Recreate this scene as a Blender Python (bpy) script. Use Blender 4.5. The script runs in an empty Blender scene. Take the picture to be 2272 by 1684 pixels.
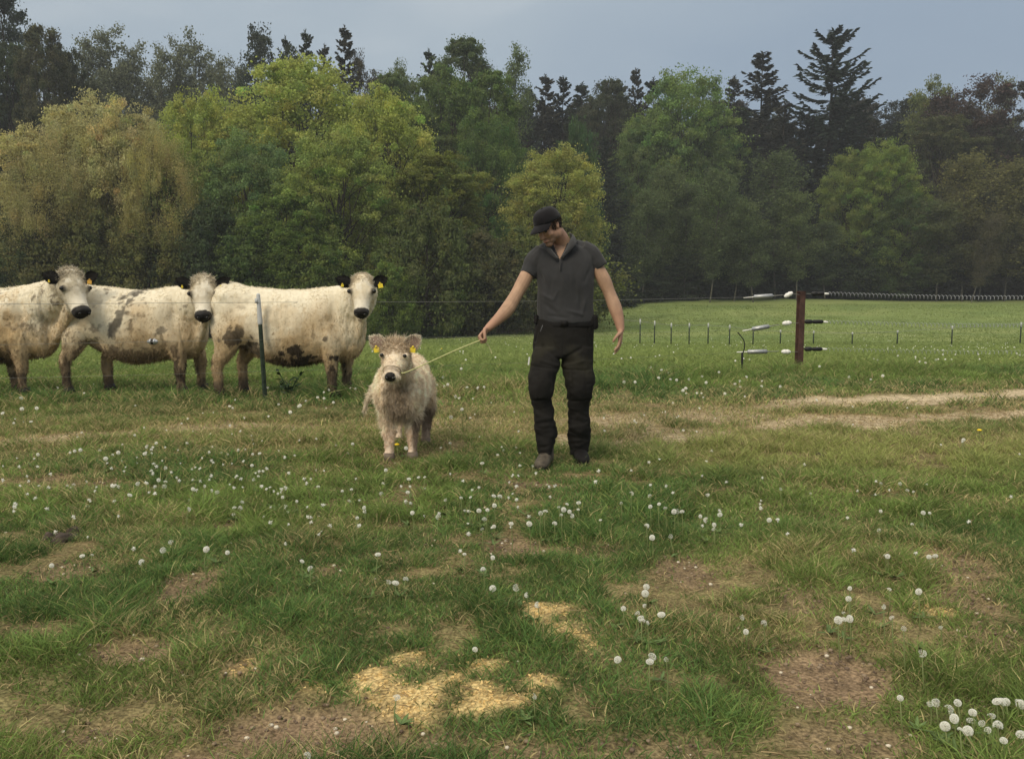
import bpy, math, random
import numpy as np
from mathutils import Vector, Matrix

# ------------------------------------------------------------------ camera
S = bpy.context.scene
C = S.collection
TILT = math.atan(212 / 2000.0)
CAMH = 1.25
cd = bpy.data.cameras.new("camera"); cam = bpy.data.objects.new("camera", cd); C.objects.link(cam)
cd.sensor_width = 36; cd.lens = 2000 / 2272 * 36; cd.clip_end = 2000; cd.clip_start = 0.05
cam.location = (0, 0, CAMH); cam.rotation_euler = (math.pi / 2 - TILT, 0, 0)
S.camera = cam
# ------------------------------------------------------------------ sky and sun
SUN_EL, SUN_AZ = math.radians(40), math.radians(212)      # azimuth clockwise from +Y (behind camera, left)
w = bpy.data.worlds.new("World"); S.world = w; w.use_nodes = True
nt = w.node_tree; N = nt.nodes; L = nt.links
bg = N['Background']
sky = N.new('ShaderNodeTexSky'); sky.sky_type = 'NISHITA'; sky.sun_disc = False
sky.sun_elevation = SUN_EL; sky.sun_rotation = SUN_AZ
sc_ = N.new('ShaderNodeVectorMath'); sc_.operation = 'SCALE'; sc_.inputs['Scale'].default_value = 0.10
L.new(sky.outputs[0], sc_.inputs[0])
tc = N.new('ShaderNodeTexCoord')
sep = N.new('ShaderNodeSeparateXYZ'); L.new(tc.outputs['Generated'], sep.inputs[0])
ns = N.new('ShaderNodeTexNoise'); ns.inputs['Scale'].default_value = 2.2; ns.inputs['Detail'].default_value = 4; ns.inputs['Roughness'].default_value = .45
mp = N.new('ShaderNodeMapping'); mp.inputs['Scale'].default_value = (1, 1, 2.6); mp.inputs['Location'].default_value = (.35, 0, .2)
L.new(tc.outputs['Generated'], mp.inputs[0]); L.new(mp.outputs[0], ns.inputs['Vector'])
ma = N.new('ShaderNodeMath'); ma.operation = 'MULTIPLY_ADD'; ma.inputs[1].default_value = .46
L.new(ns.outputs[0], ma.inputs[0]); L.new(sep.outputs[2], ma.inputs[2])
mxx = N.new('ShaderNodeMath'); mxx.operation = 'MULTIPLY_ADD'; mxx.inputs[1].default_value = -.16; L.new(sep.outputs[0], mxx.inputs[0]); L.new(ma.outputs[0], mxx.inputs[2])
ms = N.new('ShaderNodeMath'); ms.operation = 'SUBTRACT'; ms.inputs[1].default_value = .21; L.new(mxx.outputs[0], ms.inputs[0])
rp = N.new('ShaderNodeValToRGB'); e = rp.color_ramp.elements
e[0].position = 0.0; e[0].color = (.195, .248, .32, 1)
e[1].position = 1.0; e[1].color = (1.22, 1.16, 1.02, 1)
for p_, c_ in ((.16, (.235, .292, .36, 1)), (.33, (.325, .38, .425, 1)), (.6, (.80, .79, .74, 1))):
    q_ = e.new(p_); q_.color = c_
L.new(ms.outputs[0], rp.inputs[0])
mx = N.new('ShaderNodeMix'); mx.data_type = 'RGBA'; mx.inputs[0].default_value = .9
L.new(sc_.outputs[0], mx.inputs[6]); L.new(rp.outputs[0], mx.inputs[7])
L.new(mx.outputs[2], bg.inputs[0]); bg.inputs[1].default_value = 1.0
sl = bpy.data.lights.new("sun", 'SUN'); sl.energy = 1.5; sl.angle = math.radians(24); sl.color = (1, .87, .66)
so = bpy.data.objects.new("sun", sl); C.objects.link(so)
sd = Vector((math.sin(SUN_AZ) * math.cos(SUN_EL), math.cos(SUN_AZ) * math.cos(SUN_EL), math.sin(SUN_EL)))
so.rotation_euler = sd.to_track_quat('Z', 'Y').to_euler(); so.location = sd * 60
S.view_settings.view_transform = 'Standard'; S.view_settings.look = 'None'
S.view_settings.exposure = 0.36; S.view_settings.gamma = 1
S.cycles.use_denoising = True
S.cycles.max_bounces = 5; S.cycles.diffuse_bounces = 3; S.cycles.transmission_bounces = 3

# ------------------------------------------------------------------ helpers
rng = np.random.default_rng(7)
_T = np.random.default_rng(3).random((64, 64, 64))

def vnoise(p):
    f = np.floor(p).astype(int); t = p - f; t = t * t * (3 - 2 * t)
    i0 = f & 63; i1 = (f + 1) & 63
    r = 0
    for a in (0, 1):
        X = i1[:, 0] if a else i0[:, 0]; wx = t[:, 0] if a else 1 - t[:, 0]
        for b in (0, 1):
            Y = i1[:, 1] if b else i0[:, 1]; wy = t[:, 1] if b else 1 - t[:, 1]
            for c in (0, 1):
                Z = i1[:, 2] if c else i0[:, 2]; wz = t[:, 2] if c else 1 - t[:, 2]
                r = r + _T[X, Y, Z] * wx * wy * wz
    return r

def fbm(p, scale=1.0, octv=3, off=0.0):
    p = np.asarray(p, float)
    if p.shape[1] == 2: p = np.column_stack([p, np.zeros(len(p))])
    p = p * scale + off; r = 0; a = .5; tot = 0
    for k in range(octv):
        r = r + a * vnoise(p); tot += a; p = p * 2.03 + 7.7; a *= .5
    return r / tot

def sstep(x, a, b):
    t = np.clip((x - a) / (b - a), 0, 1); return t * t * (3 - 2 * t)

def mixc(a, b, t):
    t = np.asarray(t)[:, None]; return a * (1 - t) + np.asarray(b) * t

def ray(u, v):
    dx = (u - 1136) / 2000; dy = (842 - v) / 2000
    return dx, math.cos(TILT) + dy * math.sin(TILT), -math.sin(TILT) + dy * math.cos(TILT)

def W(u, v, Y):
    x, y, z = ray(u, v); s = Y / y
    return np.array([x * s, Y, CAMH + z * s])

_ty = [-50, 12, 20, 30, 45, 57, 75, 86, 92, 110, 125, 160, 400]
_tz = [0, 0, -.36, -.95, -1.75, -2.0, -1.35, -.55, -.30, .15, .4, 1.5, 6]
_yy = np.linspace(-50, 400, 1801); _zz = np.interp(_yy, _ty, _tz)
_k = np.ones(33) / 33; _zs = np.convolve(np.pad(_zz, 16, mode='edge'), _k, mode='valid')
_w = sstep(_yy, 11, 20); _zz = _zz * (1 - _w) + _zs * _w

def tz(x, y):
    x = np.asarray(x, float); y = np.asarray(y, float)
    z = np.interp(y, _yy, _zz)
    p = np.column_stack([x.ravel(), y.ravel()])
    n1 = (fbm(p, .9, 2, 5) - .5).reshape(x.shape) * .05
    n2 = (fbm(p, .05, 2, 9) - .5).reshape(x.shape) * .7 * sstep(y, 16, 60)
    return z + n1 + n2

def tz1(x, y): return float(tz(np.array([x]), np.array([y]))[0])

def G(u, v, h=0.0):
    """point on the ground (raised by h) seen at this pixel"""
    x, y, z = ray(u, v)
    Y = 1.0
    for k in range(4000):
        s = Y / y; px = x * s; pz = CAMH + z * s
        if Y < 14: g = h
        else: g = float(np.interp(Y, _yy, _zz)) + h
        if pz <= g: return np.array([px, Y, g])
        Y += .01 + Y * .002
    return np.array([x * Y / y, Y, h])

def mesh_obj(name, V, F, mat, parent=None, col=None, smooth=True):
    """F: list of arrays, each (n,k); all in one mesh"""
    V = np.asarray(V, np.float32)
    if isinstance(F, np.ndarray): F = [F]
    F = [np.asarray(f, np.int32) for f in F if len(f)]
    me = bpy.data.meshes.new(name)
    me.vertices.add(len(V)); me.vertices.foreach_set('co', V.ravel())
    idx = np.concatenate([f.ravel() for f in F])
    tot = np.concatenate([np.full(len(f), f.shape[1], np.int32) for f in F])
    st = np.concatenate([[0], np.cumsum(tot)[:-1]]).astype(np.int32)
    me.loops.add(len(idx)); me.loops.foreach_set('vertex_index', idx)
    me.polygons.add(len(tot)); me.polygons.foreach_set('loop_start', st)
    me.polygons.foreach_set('use_smooth', np.full(len(tot), smooth, bool))
    me.update(calc_edges=True)
    if col is not None:
        ca = me.attributes.new('Col', 'FLOAT_COLOR', 'POINT')
        cc = np.ones((len(V), 4), np.float32); cc[:, :3] = col
        ca.data.foreach_set('color', cc.ravel())
    o = bpy.data.objects.new(name, me); C.objects.link(o)
    for m in (mat if isinstance(mat, (list, tuple)) else [mat]):
        if m: me.materials.append(m)
    if parent is not None: o.parent = parent
    return o

class MB:
    def __init__(s): s.V = []; s.F = {3: [], 4: []}; s.n = 0
    def add(s, V, F):
        V = np.asarray(V, float)
        for f in (F if isinstance(F, list) else [F]):
            f = np.asarray(f)
            if len(f): s.F[f.shape[1]].append(f + s.n)
        s.V.append(V); s.n += len(V); return s
    def get(s):
        return np.concatenate(s.V), [np.concatenate(f) for f in s.F.values() if f]
    def obj(s, name, mat, parent=None, col=None, smooth=True):
        V, F = s.get(); return mesh_obj(name, V, F, mat, parent, col, smooth)

def rings_mesh(R, cap=True):
    """R: (m, k, 3) rings -> verts, faces (closed)"""
    R = np.asarray(R, float); m, k, _ = R.shape
    V = R.reshape(-1, 3)
    i = np.arange(m - 1)[:, None] * k; j = np.arange(k)[None]; j2 = (j + 1) % k
    Q = np.stack([i + j, i + j2, i + k + j2, i + k + j], -1).reshape(-1, 4)
    F = [Q]
    if cap:
        V = np.vstack([V, R[0].mean(0), R[-1].mean(0)])
        a = len(V) - 2; jj = np.arange(k); j2 = (jj + 1) % k
        T0 = np.stack([np.full(k, a), j2, jj], -1); b = (m - 1) * k
        T1 = np.stack([np.full(k, a + 1), b + jj, b + j2], -1)
        F.append(np.vstack([T0, T1]))
    return V, F

def spline(P, n):
    """Catmull-Rom through rows of P, n samples per segment"""
    P = np.asarray(P, float)
    Q = np.vstack([2 * P[0] - P[1], P, 2 * P[-1] - P[-2]])
    out = []
    for i in range(1, len(Q) - 2):
        t = np.linspace(0, 1, n, endpoint=False)[:, None]
        a, b, c, d = Q[i - 1], Q[i], Q[i + 1], Q[i + 2]
        out.append(.5 * (2 * b + (c - a) * t + (2 * a - 5 * b + 4 * c - d) * t ** 2 + (3 * b - a - 3 * c + d) * t ** 3))
    out.append(P[-1:]); return np.vstack(out)

def tube(P, r, k=12, n=4, flat=None, ref=(0, 0, 1), round_caps=True, smooth=True):
    """tube along points P with radii r; flat=(ratio) squashes along the second axis"""
    P = np.asarray(P, float); r = np.asarray(r, float)
    if r.ndim == 0: r = np.full(len(P), float(r))
    if r.ndim == 1: r = np.column_stack([r, r])
    D = np.hstack([P, r])
    if smooth and len(P) > 2: D = spline(D, n)
    P = D[:, :3]; r = np.maximum(D[:, 3:], 1e-4)
    T = np.gradient(P, axis=0); T /= np.linalg.norm(T, axis=1)[:, None] + 1e-12
    ref = np.array(ref, float)
    if abs(T[0] @ ref) > .95: ref = np.array([1., 0, 0]) if abs(T[0][0]) < .9 else np.array([0, 1., 0])
    A = []; a = np.cross(T[0], ref); a /= np.linalg.norm(a)
    for t in T:
        a = a - t * (a @ t); a /= np.linalg.norm(a); A.append(a)
    A = np.array(A); B = np.cross(T, A)
    if round_caps:
        def cap(i, sgn):
            rr = []
            for ph in (np.array([80, 55, 28]) if sgn < 0 else np.array([28, 55, 80])):
                c = math.cos(math.radians(ph)); s_ = math.sin(math.radians(ph))
                rr.append((P[i] + sgn * T[i] * r[i].min() * s_, r[i] * c, A[i], B[i]))
            return rr
        S0 = cap(0, -1); S1 = cap(len(P) - 1, 1)
        sec = S0 + [(P[i], r[i], A[i], B[i]) for i in range(len(P))] + S1
    else: sec = [(P[i], r[i], A[i], B[i]) for i in range(len(P))]
    th = np.linspace(0, 2 * np.pi, k, endpoint=False)
    R = np.array([c[None] + q[0] * np.cos(th)[:, None] * a[None] + q[1] * np.sin(th)[:, None] * b[None] for c, q, a, b in sec])
    return rings_mesh(R)

def loft(Cn, A, B, k=24, n=4):
    """elliptic sections centre + A cos + B sin"""
    D = np.hstack([np.asarray(Cn, float), np.asarray(A, float), np.asarray(B, float)])
    if n > 1: D = spline(D, n)
    th = np.linspace(0, 2 * np.pi, k, endpoint=False)
    R = D[:, None, :3] + np.cos(th)[None, :, None] * D[:, None, 3:6] + np.sin(th)[None, :, None] * D[:, None, 6:9]
    return rings_mesh(R)

def ellipsoid(c, r, M=None, k=16, m=10):
    ph = np.linspace(0, np.pi, m + 2)[1:-1]; th = np.linspace(0, 2 * np.pi, k, endpoint=False)
    X = np.array([[(math.sin(p) * math.cos(t), math.sin(p) * math.sin(t), math.cos(p)) for t in th] for p in ph]) * np.array(r)
    if M is not None: X = X @ np.asarray(M).T
    X = X + np.array(c, float)
    V, F = rings_mesh(X)
    # true poles
    pole = np.array([[0, 0, r[2]], [0, 0, -r[2]]], float)
    if M is not None: pole = pole @ np.asarray(M).T
    V[-2:] = pole + np.array(c, float)
    return V, F

def box(c, s, M=None):
    V = np.array([[x, y, z] for x in (-1, 1) for y in (-1, 1) for z in (-1, 1)], float) * np.array(s, float) / 2
    if M is not None: V = V @ np.asarray(M).T
    F = np.array([[0, 1, 3, 2], [4, 6, 7, 5], [0, 4, 5, 1], [2, 3, 7, 6], [0, 2, 6, 4], [1, 5, 7, 3]])
    return V + np.array(c, float), F

def remesh(parts, voxel, sm=4, fac=.5):
    """one continuous skin round overlapping closed shapes"""
    mb = MB()
    for V, F in parts: mb.add(V, F)
    o = mb.obj('tmp', MAT_TMP)
    m = o.modifiers.new('r', 'REMESH'); m.mode = 'VOXEL'; m.voxel_size = voxel; m.use_smooth_shade = True
    if sm:
        s_ = o.modifiers.new('s', 'SMOOTH'); s_.iterations = sm; s_.factor = fac
    dg = bpy.context.evaluated_depsgraph_get(); dg.update()
    ev = o.evaluated_get(dg); me = ev.to_mesh()
    V = np.empty(len(me.vertices) * 3, np.float32); me.vertices.foreach_get('co', V)
    n = len(me.polygons); lt = np.empty(n, np.int32); me.polygons.foreach_get('loop_total', lt)
    li = np.empty(len(me.loops), np.int32); me.loops.foreach_get('vertex_index', li)
    ls = np.empty(n, np.int32); me.polygons.foreach_get('loop_start', ls)
    F = []
    for k in (3, 4):
        q = ls[lt == k]
        if len(q): F.append(li[q[:, None] + np.arange(k)])
    ev.to_mesh_clear()
    d = o.data; bpy.data.objects.remove(o); bpy.data.meshes.remove(d)
    return V.reshape(-1, 3).astype(float), F

def tri(F):
    T = []
    for f in F:
        if f.shape[1] == 3: T.append(f)
        else: T += [f[:, [0, 1, 2]], f[:, [0, 2, 3]]]
    return np.vstack(T)

def vnormals(V, F):
    T = tri(F); n = np.cross(V[T[:, 1]] - V[T[:, 0]], V[T[:, 2]] - V[T[:, 0]])
    N_ = np.zeros_like(V)
    for k in range(3): np.add.at(N_, T[:, k], n)
    return N_ / (np.linalg.norm(N_, axis=1)[:, None] + 1e-12)

def sample(V, F, n, col, r=rng):
    T = tri(F); a, b, c = V[T[:, 0]], V[T[:, 1]], V[T[:, 2]]
    cr = np.cross(b - a, c - a); ar = np.linalg.norm(cr, axis=1)
    i = r.choice(len(T), n, p=ar / ar.sum()); u = r.random(n); v = r.random(n)
    m = u + v > 1; u[m] = 1 - u[m]; v[m] = 1 - v[m]
    P = a[i] + u[:, None] * (b - a)[i] + v[:, None] * (c - a)[i]
    Nn = cr[i] / (ar[i][:, None] + 1e-12)
    return P, Nn, col[T[i, 0]]

def strands(P, D, Ln, wd, col, bend=None, r=rng):
    """tapered ribbons: base P, direction D (unit), length, width; two faces each"""
    n = len(P); q = r.normal(size=(n, 3)); sdir = np.cross(D, q); sdir /= np.linalg.norm(sdir, axis=1)[:, None] + 1e-9
    Ln = np.broadcast_to(Ln, n)[:, None]; wd = np.broadcast_to(wd, n)[:, None]
    if bend is None: bend = r.normal(size=(n, 3)) * .2
    b0 = P - sdir * wd / 2; b1 = P + sdir * wd / 2
    mid = P + D * Ln * .55 + bend * Ln * .15
    tip = P + D * Ln + bend * Ln * .55
    m0 = mid - sdir * wd * .4; m1 = mid + sdir * wd * .4
    V = np.stack([b0, b1, m0, m1, tip], 1).reshape(-1, 3)
    k = np.arange(n)[:, None] * 5
    Q = k + np.array([[0, 1, 3, 2]]); T = k + np.array([[2, 3, 4]])
    return V, [T, Q], np.repeat(col, 5, axis=0)

def props(o, label=None, cat=None, group=None, kind=None):
    if label: o['label'] = label
    if cat: o['category'] = cat
    if group: o['group'] = group
    if kind: o['kind'] = kind
    return o

def empty(name, loc, label, cat, group=None, rz=0.0):
    o = bpy.data.objects.new(name, None); o.empty_display_size = .2; C.objects.link(o)
    o.location = [float(q) for q in loc]; o.rotation_euler = (0, 0, rz)
    return props(o, label, cat, group)

# ------------------------------------------------------------------ materials
def mat(name, color=(.5, .5, .5), rough=.8, attr=False, noise=None, bump=None, spec=.3, sheen=0, objcol=False, translucent=0, metallic=0):
    m = bpy.data.materials.new(name); m.use_nodes = True
    t = m.node_tree; n = t.nodes; l = t.links; b = n['Principled BSDF']
    b.inputs['Roughness'].default_value = rough; b.inputs['Specular IOR Level'].default_value = spec
    b.inputs['Metallic'].default_value = metallic
    if sheen: b.inputs['Sheen Weight'].default_value = sheen
    src = None
    if attr:
        a = n.new('ShaderNodeAttribute'); a.attribute_name = 'Col'; src = a.outputs['Color']
    else:
        a = n.new('ShaderNodeRGB'); a.outputs[0].default_value = (*color, 1); src = a.outputs[0]
    def mul(s1, s2):
        x = n.new('ShaderNodeMix'); x.data_type = 'RGBA'; x.blend_type = 'MULTIPLY'; x.inputs[0].default_value = 1
        l.new(s1, x.inputs[6]); l.new(s2, x.inputs[7]); return x.outputs[2]
    if objcol:
        oi = n.new('ShaderNodeObjectInfo'); src = mul(src, oi.outputs['Color'])
    tcn = n.new('ShaderNodeTexCoord')
    if noise:
        sc, lo, hi = noise
        nz = n.new('ShaderNodeTexNoise'); nz.inputs['Scale'].default_value = sc; nz.inputs['Detail'].default_value = 5
        l.new(tcn.outputs['Object'], nz.inputs['Vector'])
        mr = n.new('ShaderNodeMapRange'); mr.inputs[1].default_value = .3; mr.inputs[2].default_value = .7
        mr.inputs[3].default_value = lo; mr.inputs[4].default_value = hi; l.new(nz.outputs[0], mr.inputs[0])
        src = mul(src, mr.outputs[0])
    if bump:
        sc, st, ds = bump
        nz = n.new('ShaderNodeTexNoise'); nz.inputs['Scale'].default_value = sc; nz.inputs['Detail'].default_value = 4
        l.new(tcn.outputs['Object'], nz.inputs['Vector'])
        bp = n.new('ShaderNodeBump'); bp.inputs['Strength'].default_value = st; bp.inputs['Distance'].default_value = ds
        l.new(nz.outputs[0], bp.inputs['Height']); l.new(bp.outputs[0], b.inputs['Normal'])
    l.new(src, b.inputs['Base Color'])
    if translucent:
        tr = n.new('ShaderNodeBsdfTranslucent'); l.new(src, tr.inputs[0])
        ad = n.new('ShaderNodeMixShader'); ad.inputs[0].default_value = translucent
        l.new(b.outputs[0], ad.inputs[1]); l.new(tr.outputs[0], ad.inputs[2])
        l.new(ad.outputs[0], n['Material Output'].inputs[0])
    return m

MAT_TMP = bpy.data.materials.new('plain')
M_LEAF = mat('leaves', attr=True, rough=.75, spec=.15, objcol=True, translucent=.45)
M_NEEDLE = mat('needles', attr=True, rough=.8, spec=.1, objcol=True, translucent=.15)
M_BARK = mat('bark', (.5, .5, .5), rough=.95, objcol=True, noise=(3, .6, 1.3), bump=(12, .5, .05), spec=.1)
M_GRASS = mat('grass_blades', attr=True, rough=.7, spec=.12, translucent=.4)
M_COAT = mat('cow_coat', attr=True, rough=.9, spec=.12, noise=(30, .95, 1.04), bump=(45, .2, .005), sheen=.1)
M_HAIR = mat('cow_hair', attr=True, rough=.8, spec=.15, translucent=.38)
M_BLACKFUR = mat('black_fur', (.012, .011, .010), rough=.85, noise=(40, .7, 1.5), spec=.2)
M_NOSE = mat('nose_leather', (.016, .014, .013), rough=.6, bump=(90, .6, .004), spec=.25)
M_EYE = mat('eye', (.006, .005, .004), rough=.12, spec=.5)
# ------------------------------------------------------------------ ground
SC = 1.0193   # list coordinates below were read at 2229 px width
def gpt(u, v): 
    p = G(u * SC, v * SC); return p[0], p[1]

def blob(P, items, edge=.35, nz=None):
    """soft blobs given as (u, v, half width px, half height px, strength)"""
    r = np.zeros(len(P))
    for (u, v, hu, hv, s) in items:
        x, y = gpt(u, v); x2, _ = gpt(u + hu, v); _, y1 = gpt(u, v - hv); _, y0 = gpt(u, v + hv)
        d = np.sqrt(((P[:, 0] - x) / max(x2 - x, .02)) ** 2 + ((P[:, 1] - (y0 + y1) / 2) / max((y1 - y0) / 2, .02)) ** 2)
        if nz is not None: d = d + nz
        r = np.maximum(r, s * sstep(-d, -1 - edge, -1 + edge))
    return r

def line(P, pts, wd, nz):
    g = np.array([gpt(*q) for q in pts]); r = np.full(len(P), 9.)
    for a, b in zip(g[:-1], g[1:]):
        ab = b - a; t = np.clip(((P - a) @ ab) / (ab @ ab), 0, 1)
        r = np.minimum(r, np.linalg.norm(P - a - t[:, None] * ab, axis=1))
    return sstep(-(r + nz * wd), -wd * 1.3, -wd * .5)

DIRT = [(1800, 1465, 140, 48, 1), (1760, 1510, 60, 26, .8), (640, 1585, 190, 60, .95), (560, 1640, 250, 30, .8), (1850, 1610, 120, 30, .6), (900, 1620, 140, 25, .6),
        (1480, 1240, 75, 34, .8), (1510, 1272, 55, 14, .7), (400, 1290, 65, 40, .75), (1110, 1185, 60, 22, .7), (1750, 1310, 60, 25, .5),
        (290, 1420, 80, 22, .7), (150, 1250, 70, 22, .55), (520, 1460, 40, 20, .6), (845, 1215, 60, 16, .6), (700, 1250, 40, 16, .5),
        (200, 1600, 70, 30, .6), (2090, 1235, 80, 55, .6), (1200, 1060, 80, 10, .75), (95, 1045, 40, 14, .6), (1300, 1200, 60, 20, .4),
        (1400, 1625, 160, 30, .5), (2170, 1380, 50, 30, .4), (960, 1180, 50, 20, .3), (2110, 1300, 70, 30, .6), (1150, 1640, 90, 20, .6),
        (240, 1050, 50, 10, .6), (350, 1060, 50, 10, .6), (490, 1150, 45, 14, .65), (860, 1010, 30, 6, .5), (60, 1370, 30, 14, .6), (1620, 1400, 60, 16, .4)]
SAW = [(700, 1500, 60, 20, .5), (900, 1440, 70, 20, .5), (1150, 1500, 70, 22, .6), (1130, 1345, 40, 20, .6), (970, 1505, 150, 34, 1), (800, 1480, 60, 22, .9), (1080, 1530, 90, 26, .9), (1200, 1380, 62, 42, .8), (960, 1555, 110, 20, .7),
       (1080, 1470, 60, 18, .7), (530, 1455, 26, 18, .7), (2060, 1330, 50, 10, .5)]
TR1 = [(-300, 985), (0, 965), (120, 962), (300, 945), (470, 934), (620, 930), (800, 926), (1000, 918), (1160, 930), (1300, 925), (1480, 950), (1660, 935), (1800, 920), (1990, 912), (2229, 904), (2600, 893)]
TR2 = [(900, 905), (1100, 903), (1300, 895), (1500, 890), (1750, 882), (1900, 868), (2040, 866), (2229, 857), (2600, 845)]

def ground_masks(P):
    """P (n,2): bare soil, sawdust, track, dry, cover in 0..1"""
    near = (P[:, 1] < 16)
    bare = np.zeros(len(P)); saw = bare.copy(); trk = bare.copy()
    Q = P[near]
    n1 = (fbm(Q, 3.2, 3, 11) - .5) * 1.5; n2 = (fbm(Q, 7, 2, 21) - .5) * 1.8
    bare[near] = blob(Q, DIRT, .35, n1)
    saw[near] = np.clip(blob(Q, SAW, .4, n2 + n1 * .3) * (.15 + 1.15 * sstep(fbm(Q, 11, 3, 31), .36, .60)), 0, 1)
    n3 = (fbm(Q, 1.6, 3, 41) - .5) * 3.2
    lw = sstep(Q[:, 0], -4.5, 4)      # tracks are barer to the right
    t1 = line(Q, TR1, .34, n3) * (.60 + .5 * lw * sstep(Q[:, 0], .5, 5)) * (1 - .45 * np.exp(-((Q[:, 0] - .3) / 1.3) ** 2)); t2 = line(Q, TR2, .32, n3 + .2) * sstep(Q[:, 0], .5, 4.5)
    pt = blob(Q, [(1480, 955, 55, 14, 1), (1225, 960, 22, 20, 1), (1560, 905, 130, 16, .6), (1350, 915, 110, 14, .6), (60, 962, 110, 9, .7), (1360, 965, 50, 8, .6), (2120, 905, 160, 9, .9), (2150, 860, 120, 7, .8)], .4, n1 * .6)
    trk[near] = np.clip(np.maximum(np.maximum(t1, t2), pt), 0, 1)
    # dry grass zone along the tracks
    cy = np.interp(P[:, 0], [-5, -1, 1, 5], [7.6, 7.8, 8.2, 9.2])
    dry = np.exp(-((P[:, 1] - cy) / 1.3) ** 2) * (.45 + fbm(P, .9, 3, 51) * 1.2)
    f = fbm(P, 2.2, 3, 61); f2 = fbm(P, .55, 2, 71)
    dry = np.clip(dry + .55 * sstep(f, .52, .72) * (P[:, 1] < 14) + .3 * sstep(f2, .5, .75), 0, 1)
    fieldw = sstep(P[:, 1], 10.5, 13)
    dry = dry * (1 - .75 * fieldw)
    cover = sstep(.62 * fbm(P, 4.8, 3, 81) + .38 * fbm(P, 1.4, 2, 91), .275, .46)
    cover = np.maximum(cover, sstep(P[:, 1], 9, 12.5))
    cover = cover * (1 - .93 * bare) * (1 - .8 * saw) * (1 - .95 * trk)
    return bare, saw, trk, dry, cover

def axis(lo, hi, fine0, fine1, step, grow=1.12):
    a = list(np.arange(fine0, fine1, step)); s = step; x = fine1
    while x < hi: a.append(x); s *= grow; x += s
    a.append(hi); s = step; x = fine0 - step; b = []
    while x > lo: b.append(x); s *= grow; x -= s
    b.append(lo); return np.array(sorted(set(b + a)))
gx = axis(-400, 400, -6, 6, .045, 1.09); gy = axis(-60, 420, 2.0, 11.5, .04, 1.05)
GX, GY = np.meshgrid(gx, gy); GP = np.column_stack([GX.ravel(), GY.ravel()])
bare, saw, trk, dry, cover = ground_masks(GP)
gz = tz(GX, GY).ravel() - .02 * bare - .015 * trk + .008 * saw
gn = fbm(GP, 2.5, 3, 15); gn2 = fbm(GP, 14, 2, 25)
GREEN = np.array([.085, .115, .035])
farw = sstep(GP[:, 1], 10, 30)
base = mixc(np.tile([.085, .095, .036], (len(GP), 1)), [.20, .165, .08], np.clip(.25 + .6 * dry + .5 * (1 - cover), 0, 1))
base = mixc(base, [.18, .23, .075], farw)
base = base * (.8 + .4 * gn[:, None])
fn = fbm(GP * [.35, 1.], .25, 3, 33)
base = mixc(base, [.235, .265, .10], farw * sstep(fn, .42, .66) * .8)
base = mixc(base, [.12, .175, .055], farw * sstep(fbm(GP * [.4, 1.], .5, 3, 133), .52, .68) * .7)
base = mixc(base, [.225, .160, .10], np.clip(bare * (.9 + .3 * gn2), 0, 1))
base = mixc(base, [.50, .405, .27], trk * .95)
base = mixc(base, [.60, .45, .21], saw * .85)
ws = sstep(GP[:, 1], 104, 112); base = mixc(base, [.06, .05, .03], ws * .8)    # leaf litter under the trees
def ground_mat():
    m = mat('ground', attr=True, rough=.95, spec=.08, noise=(9, .72, 1.3), bump=(60, .7, .02))
    t = m.node_tree; n = t.nodes; l = t.links
    b = n['Principled BSDF']; src = b.inputs['Base Color'].links[0].from_socket
    tcn = n.new('ShaderNodeTexCoord')
    v = n.new('ShaderNodeTexNoise'); v.inputs['Scale'].default_value = 85; v.inputs['Detail'].default_value = 3
    l.new(tcn.outputs['Object'], v.inputs['Vector'])
    mr = n.new('ShaderNodeMapRange'); mr.inputs[1].default_value = .35; mr.inputs[2].default_value = .68; mr.inputs[3].default_value = .55; mr.inputs[4].default_value = 1.5
    l.new(v.outputs[0], mr.inputs[0])
    x = n.new('ShaderNodeMix'); x.data_type = 'RGBA'; x.blend_type = 'MULTIPLY'; x.inputs[0].default_value = 1
    l.new(src, x.inputs[6]); l.new(mr.outputs[0], x.inputs[7]); l.new(x.outputs[2], b.inputs['Base Color'])
    return m
ny, nx = GX.shape
ii = (np.arange(ny - 1)[:, None] * nx + np.arange(nx - 1)[None]).ravel()
gq = np.stack([ii, ii + 1, ii + nx + 1, ii + nx], -1)
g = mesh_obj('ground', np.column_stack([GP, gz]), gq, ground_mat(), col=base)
props(g, kind='structure')

# ------------------------------------------------------------------ grass (nobody could count it)
def scatter(y0, y1, dens, margin=2.0):
    xm = .60 * y1 + margin; n = int(dens * 2 * xm * (y1 - y0))
    x = rng.uniform(-xm, xm, n); y = rng.uniform(y0, y1, n)
    k = np.abs(x) < .60 * y + margin; return np.column_stack([x, y])[k]

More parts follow.
